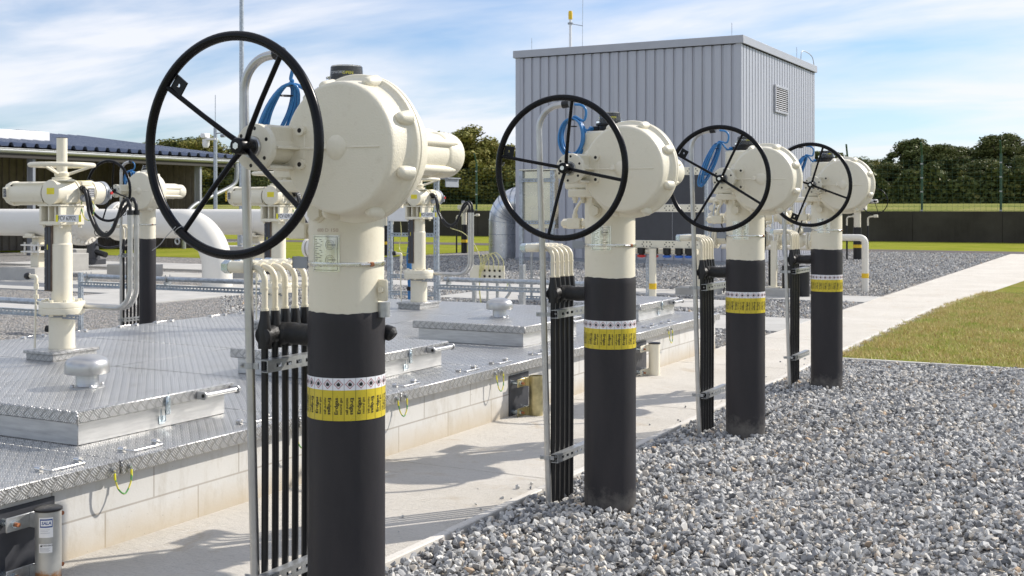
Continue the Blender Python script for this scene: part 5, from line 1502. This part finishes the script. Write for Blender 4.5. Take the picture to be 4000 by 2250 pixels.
b = MB(); b.box((-5.9,0,2.55),(-5.8,L-2.3,2.65),0); b.box((-5.8,0,.6),(-5.7,L-2.3,.7),0); b.build('girt', M_SHEDD, shed)
for y in (.2, 8, 16, 24.1):
    b = MB(); b.box((-.35,y,0),(-.10,y+.12,3.8),.01); b.box((-.40,y,0),(-.36,y+.12,3.8),.01); b.build('post', M_TRIM if y > 20 else M_GREYP, shed)
b = MB(); b.tube(smooth([(.0,L-.15,3.78),(.02,L-.15,3.3),(.0,L-.3,2.85),(-.1,L-1.2,2.45),(-.2,L-2.3,2.05),(-.2,L-2.9,1.6),(-.2,L-3.0,1.0),(-.2,L-3.0,.25)],6),.09,12); b.build('downpipe', M_GALVL, shed)
tag(shed, 'open fronted shed with a blue grey ribbed roof and a pale gutter', 'shed')
o = empty('roof_unit', (-37,21.6,3.95)); b = MB(); b.box((-1.2,0,-.2),(1.0,9.2,.46),.05); b.build('unit_casing', M_WHITE, o); b = MB(); b.box((-1.1,8.2,.46),(.4,9.25,.53),.02); b.build('unit_lid', M_GREYP, o)
tag(o, 'white roof light on top of the open shed at the far left', 'skylight')

# ------------------------------------------------------------------ retaining wall, fence, far bank
b = MB()
for k in range(44):
    x0 = -110+k*4; b.box((x0,59.2,-.1),(x0+3.99,59.5,1.44),.01)
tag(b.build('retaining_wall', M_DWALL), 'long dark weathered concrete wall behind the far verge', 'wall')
b = MB(); b.add([(-300,59.45,1.42),(160,59.45,1.42),(160,66,1.72),(-300,66,1.72),(260,420,3.6),(-500,420,3.6)], [(0,1,2,3),(3,2,4,5)])
tag(b.build('far_bank', M_GRASSB), kind='structure')
fence = empty('boundary_fence', (0,60.0,1.4))
for k in range(-26, 6):
    x = -9.7+3.55*k; b = MB(); b.cyl((x,0,-.1),(x,0,2.75),.055,seg=10); b.cyl((x,0,2.75),(x+.0,-.28,3.35),.045,seg=8)
    for z in (.05,.95,1.62,2.3): b.box((x-.06,-.07,z),(x+.06,-.05,z+.06),0,1)
    b.build('post', [M_FGREEN, M_GALVL], fence)
b = MB()
for z in np.arange(.08, 2.6, .2): b.cyl((-102,-.03,z),(8,-.03,z),.005,seg=4)
for x in np.arange(-52.3, 8, .25): b.cyl((x,-.03,.05),(x,-.03,2.6),.004,seg=4)
b.build('wire_mesh', M_FGREEN, fence)
tag(fence, 'tall green wire mesh fence on top of the dark wall', 'fence')

# ------------------------------------------------------------------ trees
def make_tree(seed, H, R, nleaf, leaf, lm, lowest=.12):
    r = np.random.default_rng(seed); rr = random.Random(seed)
    o = empty('woodland_tree', (0,0,0)); b = MB()
    b.tube(smooth([(0,0,-.3),(rr.uniform(-.1,.1),rr.uniform(-.1,.1),H*.3),(rr.uniform(-.3,.3),rr.uniform(-.3,.3),H*.6),(rr.uniform(-.3,.3),rr.uniform(-.3,.3),H*.9)],4), [.22*(1-i/14)+.03 for i in range(13)], 8)
    for k in range(9):
        t = rr.uniform(0,2*PI); z = H*rr.uniform(.25,.8); q = R*rr.uniform(.5,.95)
        b.tube([(0,0,z),(q*.5*math.cos(t),q*.5*math.sin(t),z+H*.08),(q*math.cos(t),q*math.sin(t),z+H*.14)], [.09,.06,.03], 6)
    b.build('trunk', M_BARK, o)
    nb = 90; th = r.uniform(0,2*PI,nb); u = r.uniform(0,1,nb); zz_ = H*(lowest+.10+(.84-lowest)*u)
    env = np.sin(np.pi*np.clip(.22+.70*u, 0, 1))**.7
    rad = R*env*np.sqrt(r.uniform(.15,1,nb))*r.uniform(.7,1.12,nb)*.9
    C_ = np.stack([rad*np.cos(th), rad*np.sin(th), zz_], 1); S = r.uniform(.16,.30,nb)*R
    idx = r.integers(0, nb, nleaf); d = r.normal(size=(nleaf,3)); d /= np.linalg.norm(d,axis=1,keepdims=True)
    rd = S[idx]*(r.uniform(.35,1.12,nleaf)); P = C_[idx]+d*rd[:,None]*np.array([1,1,.8])
    n_ = d+r.normal(size=(nleaf,3))*.55; n_ /= np.linalg.norm(n_,axis=1,keepdims=True)
    a = np.cross(n_, r.normal(size=(nleaf,3))); a /= np.linalg.norm(a,axis=1,keepdims=True); c = np.cross(n_, a)
    s = r.uniform(.6,1.3,(nleaf,1))*leaf
    Q = np.stack([P-a*s, P-c*s*.7, P+a*s, P+c*s*.7], 1)
    me = bpy.data.meshes.new('crown'); me.vertices.add(nleaf*4); me.vertices.foreach_set('co', Q.reshape(-1)); me.loops.add(nleaf*4)
    me.loops.foreach_set('vertex_index', np.arange(nleaf*4, dtype=np.int32)); me.polygons.add(nleaf); me.polygons.foreach_set('loop_start', (np.arange(nleaf)*4).astype(np.int32)); me.update(calc_edges=True); me.materials.append(lm)
    q = bpy.data.objects.new('crown', me); COL.objects.link(q); q.parent = o
    return o
protos = [make_tree(21, 6.9, 2.9, 36000, .105, M_LEAF, .0), make_tree(22, 6.3, 3.2, 36000, .105, M_LEAF, .0), make_tree(23, 7.4, 2.5, 36000, .105, M_LEAF, .0), make_tree(24, 6.6, 2.9, 32000, .105, M_LEAFY, .0)]
GT = 'trees of the wood beyond the fence'; first = [True]*4
def put_tree(k, x, y, z, s, rz):
    if first[k]: t = protos[k]; first[k] = False
    else: t = copy_tree(protos[k])
    w__ = s*rnd.uniform(1.15,1.55); t.location = (x,y,z); t.scale = (w__,w__,s*rnd.uniform(.94,1.06)); t.rotation_euler.z = rz
    return tag(t, 'dark green leafy tree of the dense wood beyond the fence', 'tree', GT)
def bank_z(y): return 1.72+(y-66)*1.88/354
x = -152; k = 0
while x < 24:
    for row, yy in enumerate((124, 130, 137)):
        hs = (.72, .84, .98)[row]
        if x < -60: hs *= .93
        kk = (k+row*2) % 3
        if (k*5+row) % 7 == 0: kk = 3
        y_ = yy+rnd.uniform(-2,2); put_tree(kk, x+rnd.uniform(-1.2,1.2), y_, bank_z(y_)-.1, hs*rnd.uniform(.78,1.16), rnd.uniform(0,6.28))
    k += 1; x += 4.3
GC = 'tall autumn trees left of the grey hall'
for i, (x, y, s) in enumerate(((-71.5,121,1.36),(-75.0,122,1.22),(-68.3,123,1.12))):
    t = put_tree(3, x, y, bank_z(y), s, i*1.3+.4)
    tag(t, 'tall yellowing tree standing out of the wood left of the grey hall', 'tree', GC)
GL = 'taller trees above the shed roof'
for i, (x, y, s) in enumerate(((-112,121,1.38),(-116.5,122,1.42),(-121,122,1.30),(-107.5,123,1.22),(-126,123,1.15))):
    t = put_tree(3 if i % 2 == 0 else 1, x, y, bank_z(y), s, i*1.1)
    tag(t, 'taller leafy tree rising above the open shed roof', 'tree', GL)
def hedge(name, x0, x1, y, z, H, n, seed, label):
    r = np.random.default_rng(seed); X = r.uniform(x0,x1,n); Z = z+H*r.uniform(0,1,n)*(1+.25*np.sin(X*.9)+.15*np.sin(X*2.3)); Y = y+r.uniform(-1.2,1.2,n)
    P = np.stack([X,Y,Z],1); n_ = r.normal(size=(n,3)); n_ /= np.linalg.norm(n_,axis=1,keepdims=True)
    a = np.cross(n_, r.normal(size=(n,3))); a /= np.linalg.norm(a,axis=1,keepdims=True); c = np.cross(n_,a); s = r.uniform(.6,1.4,(n,1))*.24
    Q = np.stack([P-a*s,P-c*s*.7,P+a*s,P+c*s*.7],1); me = bpy.data.meshes.new(name); me.vertices.add(n*4); me.vertices.foreach_set('co', Q.reshape(-1)); me.loops.add(n*4)
    me.loops.foreach_set('vertex_index', np.arange(n*4, dtype=np.int32)); me.polygons.add(n); me.polygons.foreach_set('loop_start', (np.arange(n)*4).astype(np.int32)); me.update(calc_edges=True); me.materials.append(M_LEAF)
    o = bpy.data.objects.new(name, me); COL.objects.link(o); tag(o, label, 'undergrowth', kind='stuff')
hedge('undergrowth', -155, 26, 121.5, bank_z(121)-.1, 3.0, 110000, 5, 'dark undergrowth closing the foot of the wood')
# small dry weed at the kerb
o = empty('weed', (-3.0, 6.12, 0)); b = MB(); rw = random.Random(5)
for k in range(26):
    t = rw.uniform(0, 2*PI); h = rw.uniform(.04,.13); q = rw.uniform(.02,.09)
    b.tube([(0,0,0),(q*.4*math.cos(t),q*.4*math.sin(t),h*.6),(q*math.cos(t),q*math.sin(t),h)], [.0014,.0011,.0006], 4, caps=False)
b.build('dry_stems', simple('dry_stem', (.42,.30,.16), .8, 0, .3, 30, 0), o); tag(o, 'small dry weed growing at the kerb beside the second conduit', 'weed')

scene.render.engine = 'CYCLES'
scene.cycles.max_bounces = 6; scene.cycles.diffuse_bounces = 3; scene.cycles.glossy_bounces = 3; scene.cycles.transmission_bounces = 4
scene.cycles.use_denoising = True
